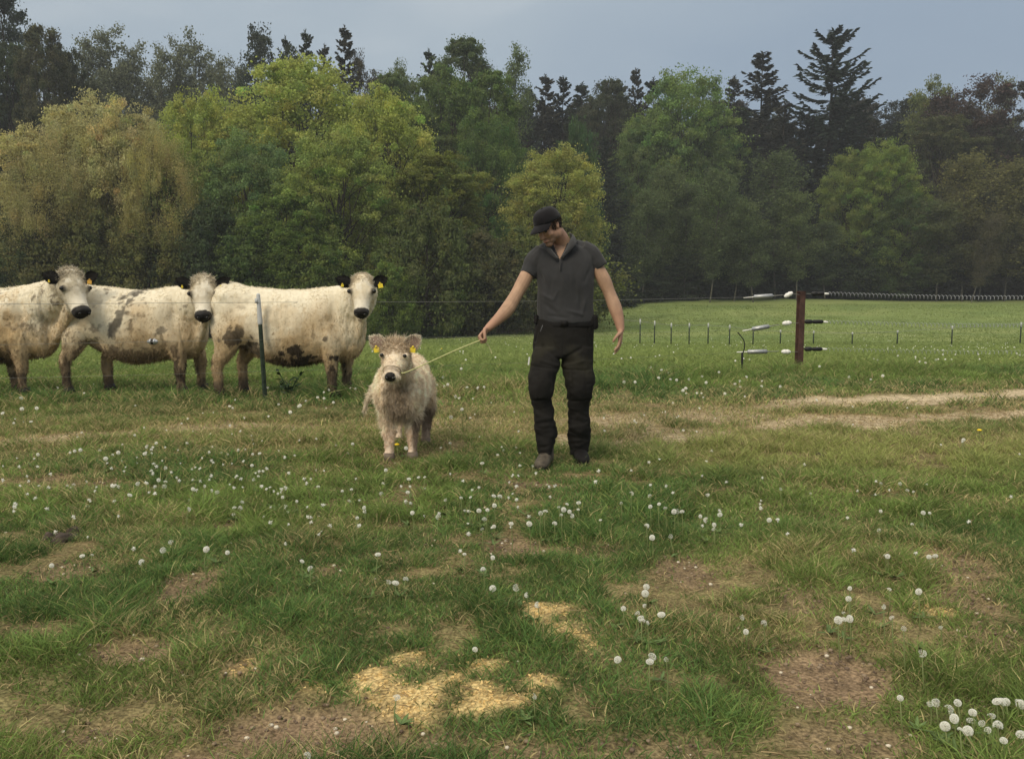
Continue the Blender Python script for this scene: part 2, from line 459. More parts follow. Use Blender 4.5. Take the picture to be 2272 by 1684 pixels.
def grass(name, P, hmul, wmul, tall=None, label='', power=1.0):
    bare, saw, trk, dry, cover = ground_masks(P)
    tuft = fbm(P, 4.2, 2, 81.5)
    keep = rng.random(len(P)) < np.clip(.10 + 1.0 * cover ** power, 0, 1) * (1 - .88 * np.maximum(trk, bare)) * (1 - .75 * saw)
    P = P[keep]; dry = dry[keep]; cover = cover[keep]; tuft = tuft[keep]; n = len(P)
    r = rng.random(n)
    h = (.024 + .085 * sstep(tuft, .42, .78) * cover + .026 * cover) * (.55 + .9 * rng.random(n)) * hmul
    if tall is not None: h = h + tall(P) * (.5 + rng.random(n))
    az = rng.uniform(0, 2 * np.pi, n)
    ln = rng.uniform(.15, .85, n)
    D = np.column_stack([np.cos(az) * ln, np.sin(az) * ln, np.ones(n)]); D /= np.linalg.norm(D, axis=1)[:, None]
    bend = np.column_stack([np.cos(az) * .8, np.sin(az) * .8, -.35 * np.ones(n)]) * (.4 + rng.random(n))[:, None]
    wd = (.0026 + .0022 * rng.random(n)) * wmul
    big = fbm(P, .8, 2, 101)
    c = mixc(np.tile([.185, .265, .072], (n, 1)), [.112, .195, .058], sstep(big, .4, .62))
    c = mixc(c, [.22, .27, .08], .8 * (r > .76)); c = c * (1.12 - .34 * sstep(fbm(P, 5.5, 3, 181), .42, .62))[:, None]
    c = mixc(c, [.36, .38, .13], sstep(P[:, 1], 5.4, 6.4) * sstep(P[:, 0], .2, 1.8) * sstep(-P[:, 1], -8.2, -7.0) * .8)
    isdry = rng.random(n) < (.07 + .52 * dry + .22 * (1 - cover))
    c[isdry] = np.array([.47, .40, .20]) * (.55 + .6 * rng.random((isdry.sum(), 1)))
    c = c * (.55 + .95 * rng.random((n, 1)))
    c = mixc(c, np.array([.26, .32, .10]) * (.85 + .3 * rng.random((n, 1))), sstep(P[:, 1], 11, 18) * .85)
    wd = wd * (1 + sstep(P[:, 1], 24, 50) * 2); fz = sstep(P[:, 1], 30, 55); h = h * (1 - .45 * fz); c = mixc(c, np.array([.215, .27, .088]) * (.8 + .5 * fbm(P, .22, 3, 77)[:, None]), fz * .9)
    z = tz(P[:, 0], P[:, 1]) - .006
    V, F, cc = strands(np.column_stack([P, z]), D, h, wd, c, bend)
    o = mesh_obj(name, V, F, M_GRASS, col=cc, smooth=False)
    return props(o, label, 'grass', kind='stuff')

def tall_strip(P):
    # longer grass under the fence line
    fy = np.interp(P[:, 0], [-6, -2.67, 1, 4.3, 8], [9.3, 9.5, 11.0, 12.9, 13.3])
    s = np.exp(-((P[:, 1] - fy) / .55) ** 2)
    return s * (.05 + .12 * sstep(fbm(P, 2.1, 2, 3), .35, .65)) + .04 * np.exp(-((P[:, 1] - 6.7) / .7) ** 2) * sstep(P[:, 0], 0, 1.5)
grass('short_grass', scatter(1.5, 4.6, 12500), .76, 1.0, label='patchy short green grass with dry blades in the foreground')
grass('pasture_grass', scatter(4.6, 9.0, 6000), .85, 1.5, tall_strip, label='green grass around the calf, the man and the worn tracks')
grass('fence_line_grass', scatter(9.0, 14.5, 1700), .95, 2.6, tall_strip, label='longer tufty grass under the fence and at the feet of the cows')
grass('field_grass', np.vstack([scatter(14.5, 25, 420), scatter(25, 48, 90), scatter(48, 84, 42)]), 1.1, 7, label='even green grass of the field beyond the fence')

# flat thatch, straw and crumbs on the bare places
def litter(name, P, sel, colr, ln, wd, label, cat='straw'):
    m = ground_masks(P); k = rng.random(len(P)) < sel(*m); P = P[k]; n = len(P)
    az = rng.uniform(0, 2 * np.pi, n)
    D = np.column_stack([np.cos(az), np.sin(az), rng.uniform(-.05, .35, n)]); D /= np.linalg.norm(D, axis=1)[:, None]
    z = tz(P[:, 0], P[:, 1]) + rng.uniform(-.002, .014, n)
    c = np.array(colr) * (.55 + .8 * rng.random((n, 1)))
    V, F, cc = strands(np.column_stack([P, z]), D, ln * (.4 + rng.random(n)), wd * (.6 + .8 * rng.random(n)), c)
    return props(mesh_obj(name, V, F, M_GRASS, col=cc, smooth=False), label, cat, kind='stuff')
litter('dry_thatch', scatter(1.5, 9.5, 2300), lambda b, s, t, d, c: np.clip(.7 * (1 - c) * (1 - .65 * b), 0, 1), (.33, .25, .14), .045, .0035, 'thin dry thatch and dead blades lying over the bare soil')
litter('sawdust', scatter(2.2, 5.4, 11000, .2), lambda b, s, t, d, c: s * .9, (.80, .60, .28), .013, .006, 'scattered yellow wood shavings in the foreground grass', 'sawdust')

# soil crumbs
def crumbs():
    P = scatter(1.5, 6.5, 900); m = ground_masks(P); k = rng.random(len(P)) < .75 * m[0] + .03; P = P[k]; mb = MB(); cols = []
    for x, y in P:
        r = rng.uniform(.003, .010); V, F = ellipsoid((x, y, tz1(x, y)), (r, r * rng.uniform(.6, 1.2), r * .6), k=5, m=2)
        c = (.62, .56, .45) if rng.random() < .10 else ((.15, .11, .08) if rng.random() < .6 else (.26, .2, .14)); mb.add(V, F); cols.append(np.tile(c, (len(V), 1)))
    o = mb.obj('soil_crumbs', M_DIRT, col=np.vstack(cols)); props(o, 'small clods and pale chips on the bare brown earth', 'soil', kind='stuff')
M_DIRT = mat('soil', attr=True, rough=.95, spec=.1)
crumbs()
# ------------------------------------------------------------------ trees
def leaf_quads(P, Nn, size, col, r, asp=1.0):
    n = len(P); q = r.normal(size=(n, 3)); a = np.cross(Nn, q); a /= np.linalg.norm(a, axis=1)[:, None] + 1e-9
    b = np.cross(Nn, a); s = (np.broadcast_to(size, n) * (.6 + .8 * r.random(n)))[:, None]
    # four-cornered leaf spray: irregular kite
    V = np.stack([P - a * s * .5 * asp, P - b * s * .36, P + a * s * .55 * asp, P + b * s * .36], 1).reshape(-1, 3)
    F = np.arange(n * 4).reshape(-1, 4)
    return V, F, np.repeat(col, 4, axis=0)

def unit(v): return v / (np.linalg.norm(v, axis=-1, keepdims=True) + 1e-9)

def limb_mesh(mb, a, b, r0, r1, r, n=4, wob=.12, k=6):
    a = np.array(a, float); b = np.array(b, float); L_ = np.linalg.norm(b - a)
    P = a + (b - a) * np.linspace(0, 1, n)[:, None]; P[1:-1] += r.normal(size=(n - 2, 3)) * L_ * wob * .5
    V, F = tube(P, np.linspace(r0, r1, n), k=k, n=3, round_caps=False); mb.add(V, F)

def deciduous(seed, H=16., R=5., nb=44, n=26000, leaf=.21, low=.06, top=1.0, loose=.0, shape=.85, droop=0.0, trunks=1, sub=9, tw=.25):
    """billowing crown: boughs on an egg-shaped shell, each carrying sprays of leaves"""
    r = np.random.default_rng(seed); wood = MB()
    LP = []; LN = []; LC = []
    per = n // nb
    zc = (low + top) / 2 * H; hz = (top - low) / 2 * H
    tops = []
    for t in range(trunks):
        an = r.uniform(0, 6.28); off = 0 if trunks == 1 else R * .35
        tp = np.array([math.cos(an) * off, math.sin(an) * off, H * .8]); tops.append(tp)
        limb_mesh(wood, (0, 0, -.4), tp, .26 * H / 16, .05, r, 6, .06, 8)
    i = 0
    for k in range(nb):
        u = 1 - 2 * (k + .5) / nb + r.normal() * .06; u = np.clip(u, -.98, .98)
        th = k * 2.39996 + r.normal() * .35
        rad = R * (1 - abs(u) ** 3.0) ** .5 * (shape if u < 0 else 1)
        rad *= r.uniform(.62, .98)
        c = np.array([math.cos(th) * rad, math.sin(th) * rad, zc + hz * u * .9])
        br = R * r.uniform(.24, .40) * (1 - .12 * max(u, 0))
        # limb
        tp = tops[k % trunks]; hh = np.clip((c[2] - H * .12) * r.uniform(.55, .8), H * .1, H * .75)
        a = tp * (hh / (H * .8)); a[2] = hh
        limb_mesh(wood, a, c, .085 * H / 16, .02, r)
        # sprays: small lumps on the bough
        for s in range(sub):
            d = unit(r.normal(size=3)); d[2] = d[2] * .75 + .18 - droop * .5
            sc = c + d * br * r.uniform(.55, 1.05); sr = br * r.uniform(.3, .52)
            m = per // sub
            q = unit(r.normal(size=(m, 3))); rr = sr * (r.random(m) ** .4)[:, None]
            stretch = np.array([1, 1, .62 + droop])
            p = sc + q * rr * stretch; 
            if droop: p[:, 2] -= droop * r.random(m) * br * 1.1
            nn = unit(q * .55 + r.normal(size=(m, 3)) * .55 + np.array([0, 0, .55]))
            LP.append(p); LN.append(nn)
            tint = r.normal() * .13 + r.normal(size=(m, 1)) * .16
            cc = np.ones((m, 3)) * (1 + tint); cc[:, 0] *= 1 + r.normal() * .09; cc[:, 2] *= 1 + r.normal() * .1
            LC.append(cc)
        # stray leaves around for soft edge
        m = int(per * (.18 + loose)); q = np.clip(r.normal(size=(m, 3)), -1.7, 1.5) * br * .6; LP.append(c + q); LN.append(unit(r.normal(size=(m, 3)) + [0, 0, .5])); LC.append(np.ones((m, 3)) * (1 + r.normal(size=(m, 1)) * .2))
    P = np.vstack(LP); Nn = np.vstack(LN); Cc = np.clip(np.vstack(LC), .45, 1.7)
    V, F, cc = leaf_quads(P, Nn, leaf, Cc, r)
    return (V, F, cc), wood.get()

def airy(seed, H=20., R=2.6, n=9000, leaf=.2, low=.25, nb=60):
    """slender tree with thin ascending branches and sparse leaves"""
    r = np.random.default_rng(seed); wood = MB(); LP = []
    bend = r.normal(size=2) * .4
    limb_mesh(wood, (0, 0, -.4), (bend[0], bend[1], H * .97), .10 * H / 20, .02, r, 6, .008, 7)
    for k in range(nb):
        f = low + (1 - low) * (k + r.random()) / nb; z = H * f
        ln = R * (math.sin(math.pi * min(1, (1 - f) / (1 - low) * .80 + .14)) ** .8) * r.uniform(.6, 1.1)
        th = r.uniform(0, 6.28); up = r.uniform(.25, .8)
        a = np.array([bend[0] * f, bend[1] * f, z]); d = np.array([math.cos(th), math.sin(th), up]); b = a + d * ln
        limb_mesh(wood, a, b, .035, .008, r, 3, .12, 4)
        m = n // nb; t = r.random(m) ** .7
        p = a + (b - a) * t[:, None] + r.normal(size=(m, 3)) * (.10 + .13 * ln) * np.array([1, 1, .8]); 
        cl = r.random(m) < .6; p[cl] = (b + (a - b) * (r.integers(0, 4, cl.sum()) / 5)[:, None]) + r.normal(size=(cl.sum(), 3)) * .3
        LP.append(p)
    P = np.vstack(LP); Cc = np.ones((len(P), 3)) * (1 + r.normal(size=(len(P), 1)) * .22)
    V, F, cc = leaf_quads(P, unit(r.normal(size=P.shape) + [0, 0, .4]), leaf, np.clip(Cc, .5, 1.6), r)
    return (V, F, cc), wood.get()

def spruce(seed, H=24., R=4.2, tiers=50, low=.08, dens=2.5, upturn=.5, irregular=.2, leaf=.55, taper=.66):
    """conifer: whorls of boughs that sag and turn up, hung with needle twigs"""
    r = np.random.default_rng(seed); wood = MB()
    limb_mesh(wood, (0, 0, -.4), (0, 0, H * .985), .22 * H / 24, .02, r, 5, .008, 8)
    LP = []; LD = []; LL = []; LW = []
    for t in range(tiers):
        f = low + (1 - low) * ((t + r.random() * .7) / tiers) ** .95; z = H * f
        ln0 = R * ((1 - f) / (1 - low)) ** taper + .25
        for k in range(max(4, int(7 * (1 - f) + 4))):
            th = r.uniform(0, 6.28); ln = ln0 * r.uniform(1 - irregular * 2, 1.08)
            o = np.array([math.cos(th), math.sin(th), 0]); s = np.linspace(0, 1, 7)
            sag = (-.30 * (1 - f) - .05 + .35 * f) * r.uniform(.6, 1.3)
            zj = min(z + r.normal() * .5 * H / tiers, H * .985)
            B = np.array([0, 0, zj]) + o * ln * s[:, None] + np.array([0, 0, 1]) * (ln * (sag * s * 1.25 + upturn * s ** 3.2 * .45))[:, None]
            V, F = tube(B, np.linspace(.055 * (1 - f) + .015, .008, 7), k=4, n=1, round_caps=False); wood.add(V, F)
            m = int(34 * dens * max(.45, ln / R))
            q = r.random(m) ** .75 * .96 + .04; i = np.minimum((q * 6).astype(int), 5); fr = q * 6 - i
            p = B[i] * (1 - fr)[:, None] + B[i + 1] * fr[:, None]
            dirb = unit(B[i + 1] - B[i]); side = np.cross(dirb, [0, 0, 1]); sg = np.where(r.random(m) < .5, 1, -1)[:, None]
            d = unit(dirb * .75 + side * sg * r.uniform(.2, 1.1, (m, 1)) + np.array([0, 0, 1]) * r.uniform(-.75, .1, (m, 1)))
            LP.append(p); LD.append(d); LL.append(leaf * (.55 + .7 * r.random(m)) * (1.15 - .45 * q) * (.6 + .4 * ln / R)); LW.append(np.full(m, leaf * .30))
    # leader
    m = 60; z = r.uniform(.93, 1.0, m) * H; LP.append(np.column_stack([np.zeros(m), np.zeros(m), z])); d = unit(np.column_stack([r.normal(size=m), r.normal(size=m), np.full(m, 1.1)])); LD.append(d); LL.append(np.full(m, .4)); LW.append(np.full(m, .1))
    P = np.vstack(LP); D = np.vstack(LD); Ln = np.concatenate(LL); Wd = np.concatenate(LW)
    cc = np.clip(1 + r.normal(size=(len(P), 1)) * .22, .5, 1.6) * np.ones((1, 3))
    V, F, c5 = strands(P, D, Ln, Wd, cc, r.normal(size=P.shape) * .12 + np.array([0, 0, -.25]), r)
    return (V, F, c5), wood.get()

def pine(seed, H=20., R=3.6, low=.5, nb=34, n=17000):
    r = np.random.default_rng(seed); wood = MB(); LP = []; LN = []
    limb_mesh(wood, (0, 0, -.4), (.3, .1, H * .97), .2, .04, r, 6, .02, 8)
    for k in range(nb):
        f = low + (1 - low) * ((k + r.random()) / nb); z = H * f
        ln = R * math.sin(math.pi * (.30 + .62 * (f - low) / (1 - low))) ** 1.2 * r.uniform(.55, 1.15) + .3
        th = r.uniform(0, 6.28); a = np.array([0, 0, z]); b = a + np.array([math.cos(th) * ln, math.sin(th) * ln, ln * r.uniform(-.05, .45)])
        limb_mesh(wood, a, b, .07, .02, r, 4, .18, 5)
        for s in range(8):
            c = a + (b - a) * r.uniform(.35, 1.08) + r.normal(size=3) * ln * .15; m = n // nb // 8
            q = unit(r.normal(size=(m, 3))); p = c + q * (r.random(m) ** .5)[:, None] * np.array([.75, .75, .30]) * (.30 + .13 * ln); LP.append(p); LN.append(unit(q * .4 + r.normal(size=(m, 3)) * .5 + [0, 0, .8]))
    P = np.vstack(LP); cc = np.clip(1 + r.normal(size=(len(P), 1)) * .22, .5, 1.6) * np.ones((1, 3))
    V, F, c4 = leaf_quads(P, np.vstack(LN), .19, cc, r, 1.8)
    return (V, F, c4), wood.get()

PROTO = {}
def proto(key, build, H, R, leafmat):
    (V, F, c), (WV, WF) = build
    cr = mesh_obj('crown', V, F, leafmat, col=c, smooth=False); tr = mesh_obj('trunk', WV, WF, M_BARK)
    PROTO[key] = (cr.data, tr.data, H, R); bpy.data.objects.remove(cr); bpy.data.objects.remove(tr)
proto('broad', deciduous(1, nb=78, n=88000, leaf=.155), 16, 5, M_LEAF)
proto('broad2', deciduous(2, nb=62, n=80000, leaf=.155, shape=.95, low=.03), 16, 5, M_LEAF)
proto('tall', deciduous(3, H=20, R=4, nb=76, n=76000, leaf=.17, shape=.9, low=.08), 20, 4, M_LEAF)
proto('willow', deciduous(4, nb=66, n=120000, leaf=.10, loose=.22, droop=.5, low=.04, shape=1.0), 16, 5, M_LEAF)
proto('thin', deciduous(5, H=18, R=3.4, nb=40, n=26000, leaf=.16, loose=.4, low=.12, shape=.9), 18, 3.4, M_LEAF)
proto('bush', deciduous(6, H=4, R=2.4, nb=26, n=24000, leaf=.11, low=-.05, shape=1.1, loose=.2), 4, 2.4, M_LEAF)
proto('airy', airy(7), 20, 2.6, M_LEAF)
proto('birch', airy(8, H=14, R=2.3, n=10500, leaf=.17, low=.2, nb=70), 14, 2.3, M_LEAF)
proto('spruce', spruce(9), 24, 4.2, M_NEEDLE)
proto('spruce2', spruce(10, R=3.6, tiers=54, dens=2.5, upturn=.35, irregular=.26), 24, 3.6, M_NEEDLE)
proto('big_spruce', spruce(12, H=24, R=4.4, tiers=44, dens=3.4, upturn=.9, irregular=.22, leaf=.52, taper=.52), 24, 4.4, M_NEEDLE)
proto('pine', pine(13), 20, 3.6, M_NEEDLE)

GREEN1 = (.33, .375, .095); GREEN2 = (.24, .295, .08); GREEN3 = (.16, .23, .085); OLIVE = (.17, .18, .06); TAN = (.42, .395, .18)
GREY = (.15, .165, .10); DARK = (.050, .066, .044); DARKB = (.060, .060, .044); MID = (.11, .155, .05); BROWN = (.14, .11, .06); DKG = (.065, .09, .040)
ORD = ['first', 'second', 'third', 'fourth', 'fifth', 'sixth', 'seventh', 'eighth', 'ninth', 'tenth', 'eleventh', 'twelfth', 'thirteenth', 'fourteenth', 'fifteenth', 'sixteenth', 'seventeenth', 'eighteenth', 'nineteenth', 'twentieth'] + ['twenty-' + q for q in ('first', 'second', 'third', 'fourth', 'fifth', 'sixth', 'seventh', 'eighth', 'ninth')] + ['thirtieth'] + ['thirty-' + q for q in ('first', 'second', 'third', 'fourth')]
def tree(key, u, top, wpx, Y, colr, label, name='broadleaf_tree', cat='tree', group=None, bark=(.10, .085, .065), base=None, rz=None, lean=0):
    """u, top, width read in 2229-px-wide coordinates; Y metres away"""
    me_c, me_t, H, R = PROTO[key]; colr = (colr[0] * 1.12, colr[1] * 1.12, colr[2] * 1.12)
    p = W(u * SC, 842, Y); x = p[0]; z0 = tz1(x, Y)
    zt = W(u * SC, top * SC, Y)[2]; h = zt - z0; rad = wpx * SC / 2 * Y / 2000
    o = empty(name, (x, Y, z0 - .1), label, cat, group, rng.uniform(0, 6.28) if rz is None else rz)
    o.scale = (rad / R, rad / R, (h + .1) / H)
    if lean: o.rotation_euler = (0, lean, 0)
    for nm, me, cl in (('trunk', me_t, bark), ('crown', me_c, colr)):
        c = bpy.data.objects.new(nm, me); C.objects.link(c); c.parent = o; c.color = (*cl, 1)
    return o

LT = 'broadleaf_tree'
# front row left, by the cows
tree('thin', 207, 186, 150, 58, TAN, 'tallest narrow tan crown rising between the lower tan willows', 'willow_tree', rz=1.2)
tree('willow', 190, 250, 190, 57, TAN, 'broad yellowish tan willow with loose drooping foliage behind the left cow', 'willow_tree', rz=1.2)
tree('broad2', 300, 232, 190, 56, (.42, .39, .18), 'tan willow with a flat top, right of the tallest tan willow', 'willow_tree', rz=4.2)
tree('thin', 92, 262, 150, 55, (.44, .40, .18), 'tan willow crown at the left with a pointed top', 'willow_tree', rz=2.2)
tree('willow', 130, 330, 210, 54, (.32, .30, .13), 'low olive tan willow crown at the left, in front of the taller tan willow', 'willow_tree', rz=3)
tree('willow', 360, 290, 170, 55, (.36, .33, .13), 'rounded tan olive willow crown between the tall tan willow and the bright green trees', 'willow_tree', rz=.3)
tree('broad2', 455, 205, 190, 63, GREEN1, 'bright yellow-green tree left of the tallest bright green crown', LT, rz=.5)
tree('broad', 400, 320, 190, 57, GREEN2, 'mid green tree leaning over the middle cow, beside the tan willow', LT, rz=2)
tree('broad', 660, 132, 330, 67, GREEN1, 'biggest bright yellow-green tree with a rounded top, left of centre', LT, rz=2.2)
tree('broad2', 560, 300, 220, 58, GREEN3, 'darker blue-green tree in front of the biggest bright green tree', LT, rz=4)
tree('broad', 850, 205, 230, 63, GREEN1, 'bright green tree with a domed top above the right-hand cow', LT, rz=5)
tree('broad2', 740, 290, 250, 57, GREEN2, 'leafy green tree straight behind the right-hand cow', LT, rz=1)
tree('tall', 960, 330, 210, 60, (0.156, 0.182, 0.044), 'olive green tree behind the calf', LT, rz=3.3)
tree('broad', 640, 420, 230, 55, (0.124, 0.182, 0.042), 'low dense green tree just above the backs of the cows', LT, rz=2.9)
tree('bush', 460, 470, 190, 54, DKG, 'dark green thicket behind the head of the middle cow', 'shrub', 'shrub', rz=0)
tree('bush', 330, 520, 200, 53, (0.130, 0.137, 0.047), 'olive shrub behind the back of the middle cow', 'shrub', 'shrub', rz=1)
tree('bush', 40, 500, 220, 53, (0.078, 0.098, 0.042), 'dark olive shrub at the left edge behind the left cow', 'shrub', 'shrub', rz=2)
tree('bush', 190, 480, 220, 53, (0.124, 0.130, 0.047), 'grey-green shrub behind the head of the left cow', 'shrub', 'shrub', rz=.4)
tree('bush', 560, 520, 200, 53, (0.091, 0.130, 0.039), 'green shrub over the rump of the right-hand cow', 'shrub', 'shrub', rz=3)
tree('bush', 700, 550, 180, 52, (0.117, 0.156, 0.039), 'light green shrub behind the back of the right-hand cow', 'shrub', 'shrub', rz=5)
tree('bush', 845, 585, 120, 51, (0.143, 0.195, 0.047), 'small bright green bush just right of the right-hand cow head', 'shrub', 'shrub', rz=5)
tree('bush', 930, 470, 200, 54, (0.104, 0.130, 0.044), 'tall green shrub above the calf', 'shrub', 'shrub', rz=.8)
tree('bush', 1040, 520, 200, 56, (0.098, 0.104, 0.046), 'brownish green shrub behind the outstretched arm', 'shrub', 'shrub', rz=1.8)
tree('broad', 1205, 330, 225, 64, (.30, .315, .09), 'yellow-olive tree directly behind the man', LT, rz=.2)
tree('bush', 1200, 500, 260, 60, (0.130, 0.150, 0.044), 'olive shrub behind the shirt of the man', 'shrub', 'shrub', rz=2.4)
tree('bush', 960, 712, 70, 53, (0.078, 0.130, 0.036), 'small low green bush at the field edge right of the calf', 'shrub', 'shrub', rz=2.4)
tree('bush', 1060, 640, 110, 62, (0.111, 0.078, 0.052), 'reddish brown brushwood under the outstretched arm', 'shrub', 'shrub', rz=1)
# behind, left
tree('tall', -2, -110, 210, 90, (.075, .095, .062), 'tall dark blue-green tree cut by the left edge', LT, rz=1)
tree('spruce', 30, 60, 130, 94, DKG, 'dark conifer just inside the left edge', 'spruce_tree', 'tree')
tree('tall', 62, 85, 130, 86, (0.078, 0.101, 0.047), 'dark green tall tree next to the conifer at the left edge', LT)
tree('tall', 128, 50, 120, 84, (0.098, 0.101, 0.052), 'tall brownish green tree with the highest crown at the left', LT)
tree('tall', 180, 100, 110, 88, (0.068, 0.078, 0.044), 'dark narrow tree behind the top of the tan willow', LT)
for i_, (u_, t_, w_) in enumerate([(232, 95, 90), (268, 82, 90), (320, 115, 80), (375, 120, 80), (412, 105, 70), (452, 98, 85), (495, 135, 70), (535, 150, 60)]):
    tree('airy', u_, t_, w_ * 1.25, 104 + (i_ % 3) * 2, GREY, ORD[i_] + ' from the left of the thin misty trees behind the tan willows', 'slender_tree', 'tree', 'slender misty trees at the far left')
    tree('thin', u_ + 18, t_ + 38, w_ * 1.2, 112, (.085, .10, .058), ORD[i_] + ' from the left of the dull trees filling in behind the misty row', LT, 'tree', 'dull trees behind the misty row')
tree('thin', 605, 52, 150, 96, (0.052, 0.065, 0.044), 'airy pine with a rounded top standing above the bright green trees', 'pine_tree')
tree('spruce2', 640, 82, 90, 97, (0.046, 0.058, 0.039), 'small pine beside the airy round-topped pine', 'pine_tree')
tree('spruce2', 682, 68, 120, 96, DARK, 'dark narrow spruce between the airy pine and the forked spruce', 'spruce_tree')
tree('spruce2', 722, 100, 120, 98, DARKB, 'short brown-black spruce below the forked spruce', 'spruce_tree')
tree('spruce2', 765, 60, 140, 95, DARKB, 'dark pointed spruce above the dome of bright green leaves', 'spruce_tree')
tree('thin', 803, 105, 80, 96, (0.078, 0.072, 0.046), 'small brownish pine top right of the pointed dark spruce', 'pine_tree')
tree('tall', 855, 155, 130, 90, MID, 'mid green tree behind the right side of the bright domed crown', LT)
tree('thin', 890, 125, 90, 92, (0.130, 0.169, 0.065), 'pale green light-crowned tree at the skyline left of centre', LT)
tree('spruce2', 940, 110, 120, 98, DARK, 'dark spruce tip beside the tall feathery tree in the centre', 'spruce_tree')
tree('tall', 1010, 78, 160, 94, (0.091, 0.124, 0.047), 'tall feathery green tree on the skyline in the centre', LT)
tree('broad', 985, 165, 230, 84, (0.111, 0.163, 0.047), 'broad mid green tree under the tall feathery one', LT)
tree('tall', 1070, 150, 150, 82, (0.124, 0.182, 0.052), 'fresh green tree right of the central skyline tree', LT)
tree('airy', 1122, 120, 90, 90, (0.130, 0.169, 0.078), 'wispy pale green tree with a forked top on the skyline', 'slender_tree')
tree('broad2', 1060, 250, 170, 76, (0.104, 0.163, 0.046), 'green tree behind the left side of the olive tree', LT)
tree('tall', 900, 240, 170, 80, (0.098, 0.130, 0.044), 'darker green tree between the domed crown and the centre', LT)
# behind, right
SP = 'spruce_tree'
for i_, (u_, t_, w_) in enumerate([(1150, 195, 70), (1185, 165, 70), (1222, 168, 70), (1262, 182, 75), (1375, 152, 65), (1412, 172, 70), (1448, 178, 80), (1345, 185, 70)]):
    tree('spruce2' if i_ % 2 else 'spruce', u_, t_, w_ * 2.1, 112 + (i_ % 3), (DARK, DARKB, (.034, .044, .028))[i_ % 3],
         ORD[[0, 1, 2, 3, 5, 6, 7, 4][i_]] + ' from the left of the dark skyline spruces behind the man', SP, 'tree', 'dark spruces behind the man')
tree('tall', 1318, 168, 120, 108, (0.072, 0.085, 0.047), 'dull green tree among the dark spruces on the skyline', LT)
tree('spruce', 1240, 260, 170, 98, (0.046, 0.058, 0.036), 'dark spruce behind the crown of the olive tree', SP)
tree('spruce', 1310, 300, 160, 99, DARK, 'black-green spruce right of the olive tree', SP)
tree('bush', 1255, 300, 110, 84, (0.065, 0.111, 0.044), 'small blue-green crown peeping out right of the olive tree', 'shrub', 'shrub')
tree('broad2', 1480, 160, 230, 104, (.16, .235, .065), 'fresh green broad tree with a high crown, left of the two tall spruces', LT, rz=1)
tree('broad', 1400, 265, 150, 102, (.13, .185, .06), 'lower green crown on the left flank of the fresh green tree', LT)
tree('broad', 1530, 290, 150, 103, (.13, .185, .06), 'lower green crown on the right flank of the fresh green tree', LT)
tree('spruce2', 1582, 168, 150, 116, DARKB, 'short dark spruce between the fresh green tree and the pointed spruce', SP)
tree('spruce', 1640, 116, 260, 112, (0.044, 0.047, 0.033), 'dense pointed dark spruce, second tallest on the right', SP)
tree('big_spruce', 1786, 66, 330, 108, (0.039, 0.055, 0.039), 'tallest spruce with upturned open boughs against the sky', SP, rz=.4)
for i_, (u_, t_, w_) in enumerate([(1600, 235, 130), (1690, 225, 130), (1740, 250, 130), (1845, 240, 120), (1880, 262, 110), (1820, 290, 130), (1930, 268, 100), (1655, 300, 150), (1760, 330, 150)]):
    tree('spruce2' if i_ % 2 else 'spruce', u_, t_, w_ * 1.5, 105 + (i_ % 4) * 2, (DARK, DARKB, (.03, .038, .026))[i_ % 3],
         ORD[[0, 2, 3, 6, 7, 5, 8, 1, 4][i_]] + ' from the left of the dark spruces crowded below the two tallest', SP, 'tree', 'dark spruces below the two tall ones')
tree('thin', 1995, 165, 110, 112, (0.163, 0.189, 0.065), 'pale yellow-green tree at the skyline left of the brown pine', LT)
tree('thin', 2085, 158, 190, 110, (0.072, 0.052, 0.044), 'reddish brown spreading pine on the right skyline', 'pine_tree', bark=(0.078, 0.058, 0.046))
tree('thin', 2050, 190, 120, 111, (0.065, 0.055, 0.039), 'smaller brown-green pine left of the spreading one', 'pine_tree')
tree('airy', 2150, 180, 80, 114, (0.143, 0.156, 0.078), 'bare pale wispy tree between the brown pine and the right edge', 'slender_tree')
tree('pine', 2215, 168, 130, 108, (0.052, 0.052, 0.039), 'dark pine cut by the right edge', 'pine_tree')
tree('tall', 2025, 250, 170, 106, (0.091, 0.101, 0.042), 'olive green tree under the brown pine', LT)
tree('tall', 2120, 270, 150, 107, (0.065, 0.072, 0.039), 'dark olive tree below the spreading brown pine', LT)
tree('tall', 2230, 300, 150, 106, (0.055, 0.058, 0.036), 'dark tree at the right edge under the pine', LT)
tree('broad2', 1905, 312, 160, 94, (.18, .24, .055), 'bright green tree with a pointed dome right of the tallest spruce', LT, rz=.6)
tree('broad', 1835, 335, 130, 95, (.18, .225, .06), 'rounded green tree joined to the left of the pointed green dome', LT)
tree('broad2', 1950, 420, 150, 92, (0.091, 0.130, 0.042), 'green crown low on the right of the pointed green dome', LT)
for i_, (u_, t_, w_, c_) in enumerate([(1392, 430, 95, 0), (1438, 375, 85, 0), (1486, 410, 95, 0), (1540, 385, 95, 0), (1592, 445, 90, 0), (1682, 345, 110, 0), (1636, 480, 90, 0), (1728, 430, 85, 0), (1790, 490, 90, 0)]):
    tree('birch', u_, t_, w_ * 1.15, 87 + (i_ % 3) * 1.5, ((.105, .14, .058), (.12, .155, .06), (.09, .12, .052))[i_ % 3],
         ORD[[0, 1, 2, 3, 4, 6, 5, 7, 8][i_]] + ' from the left of the young pale-trunked trees on the field edge', 'young_tree', 'tree', 'young pale-trunked trees at the edge of the field', bark=(0.221, 0.215, 0.163))
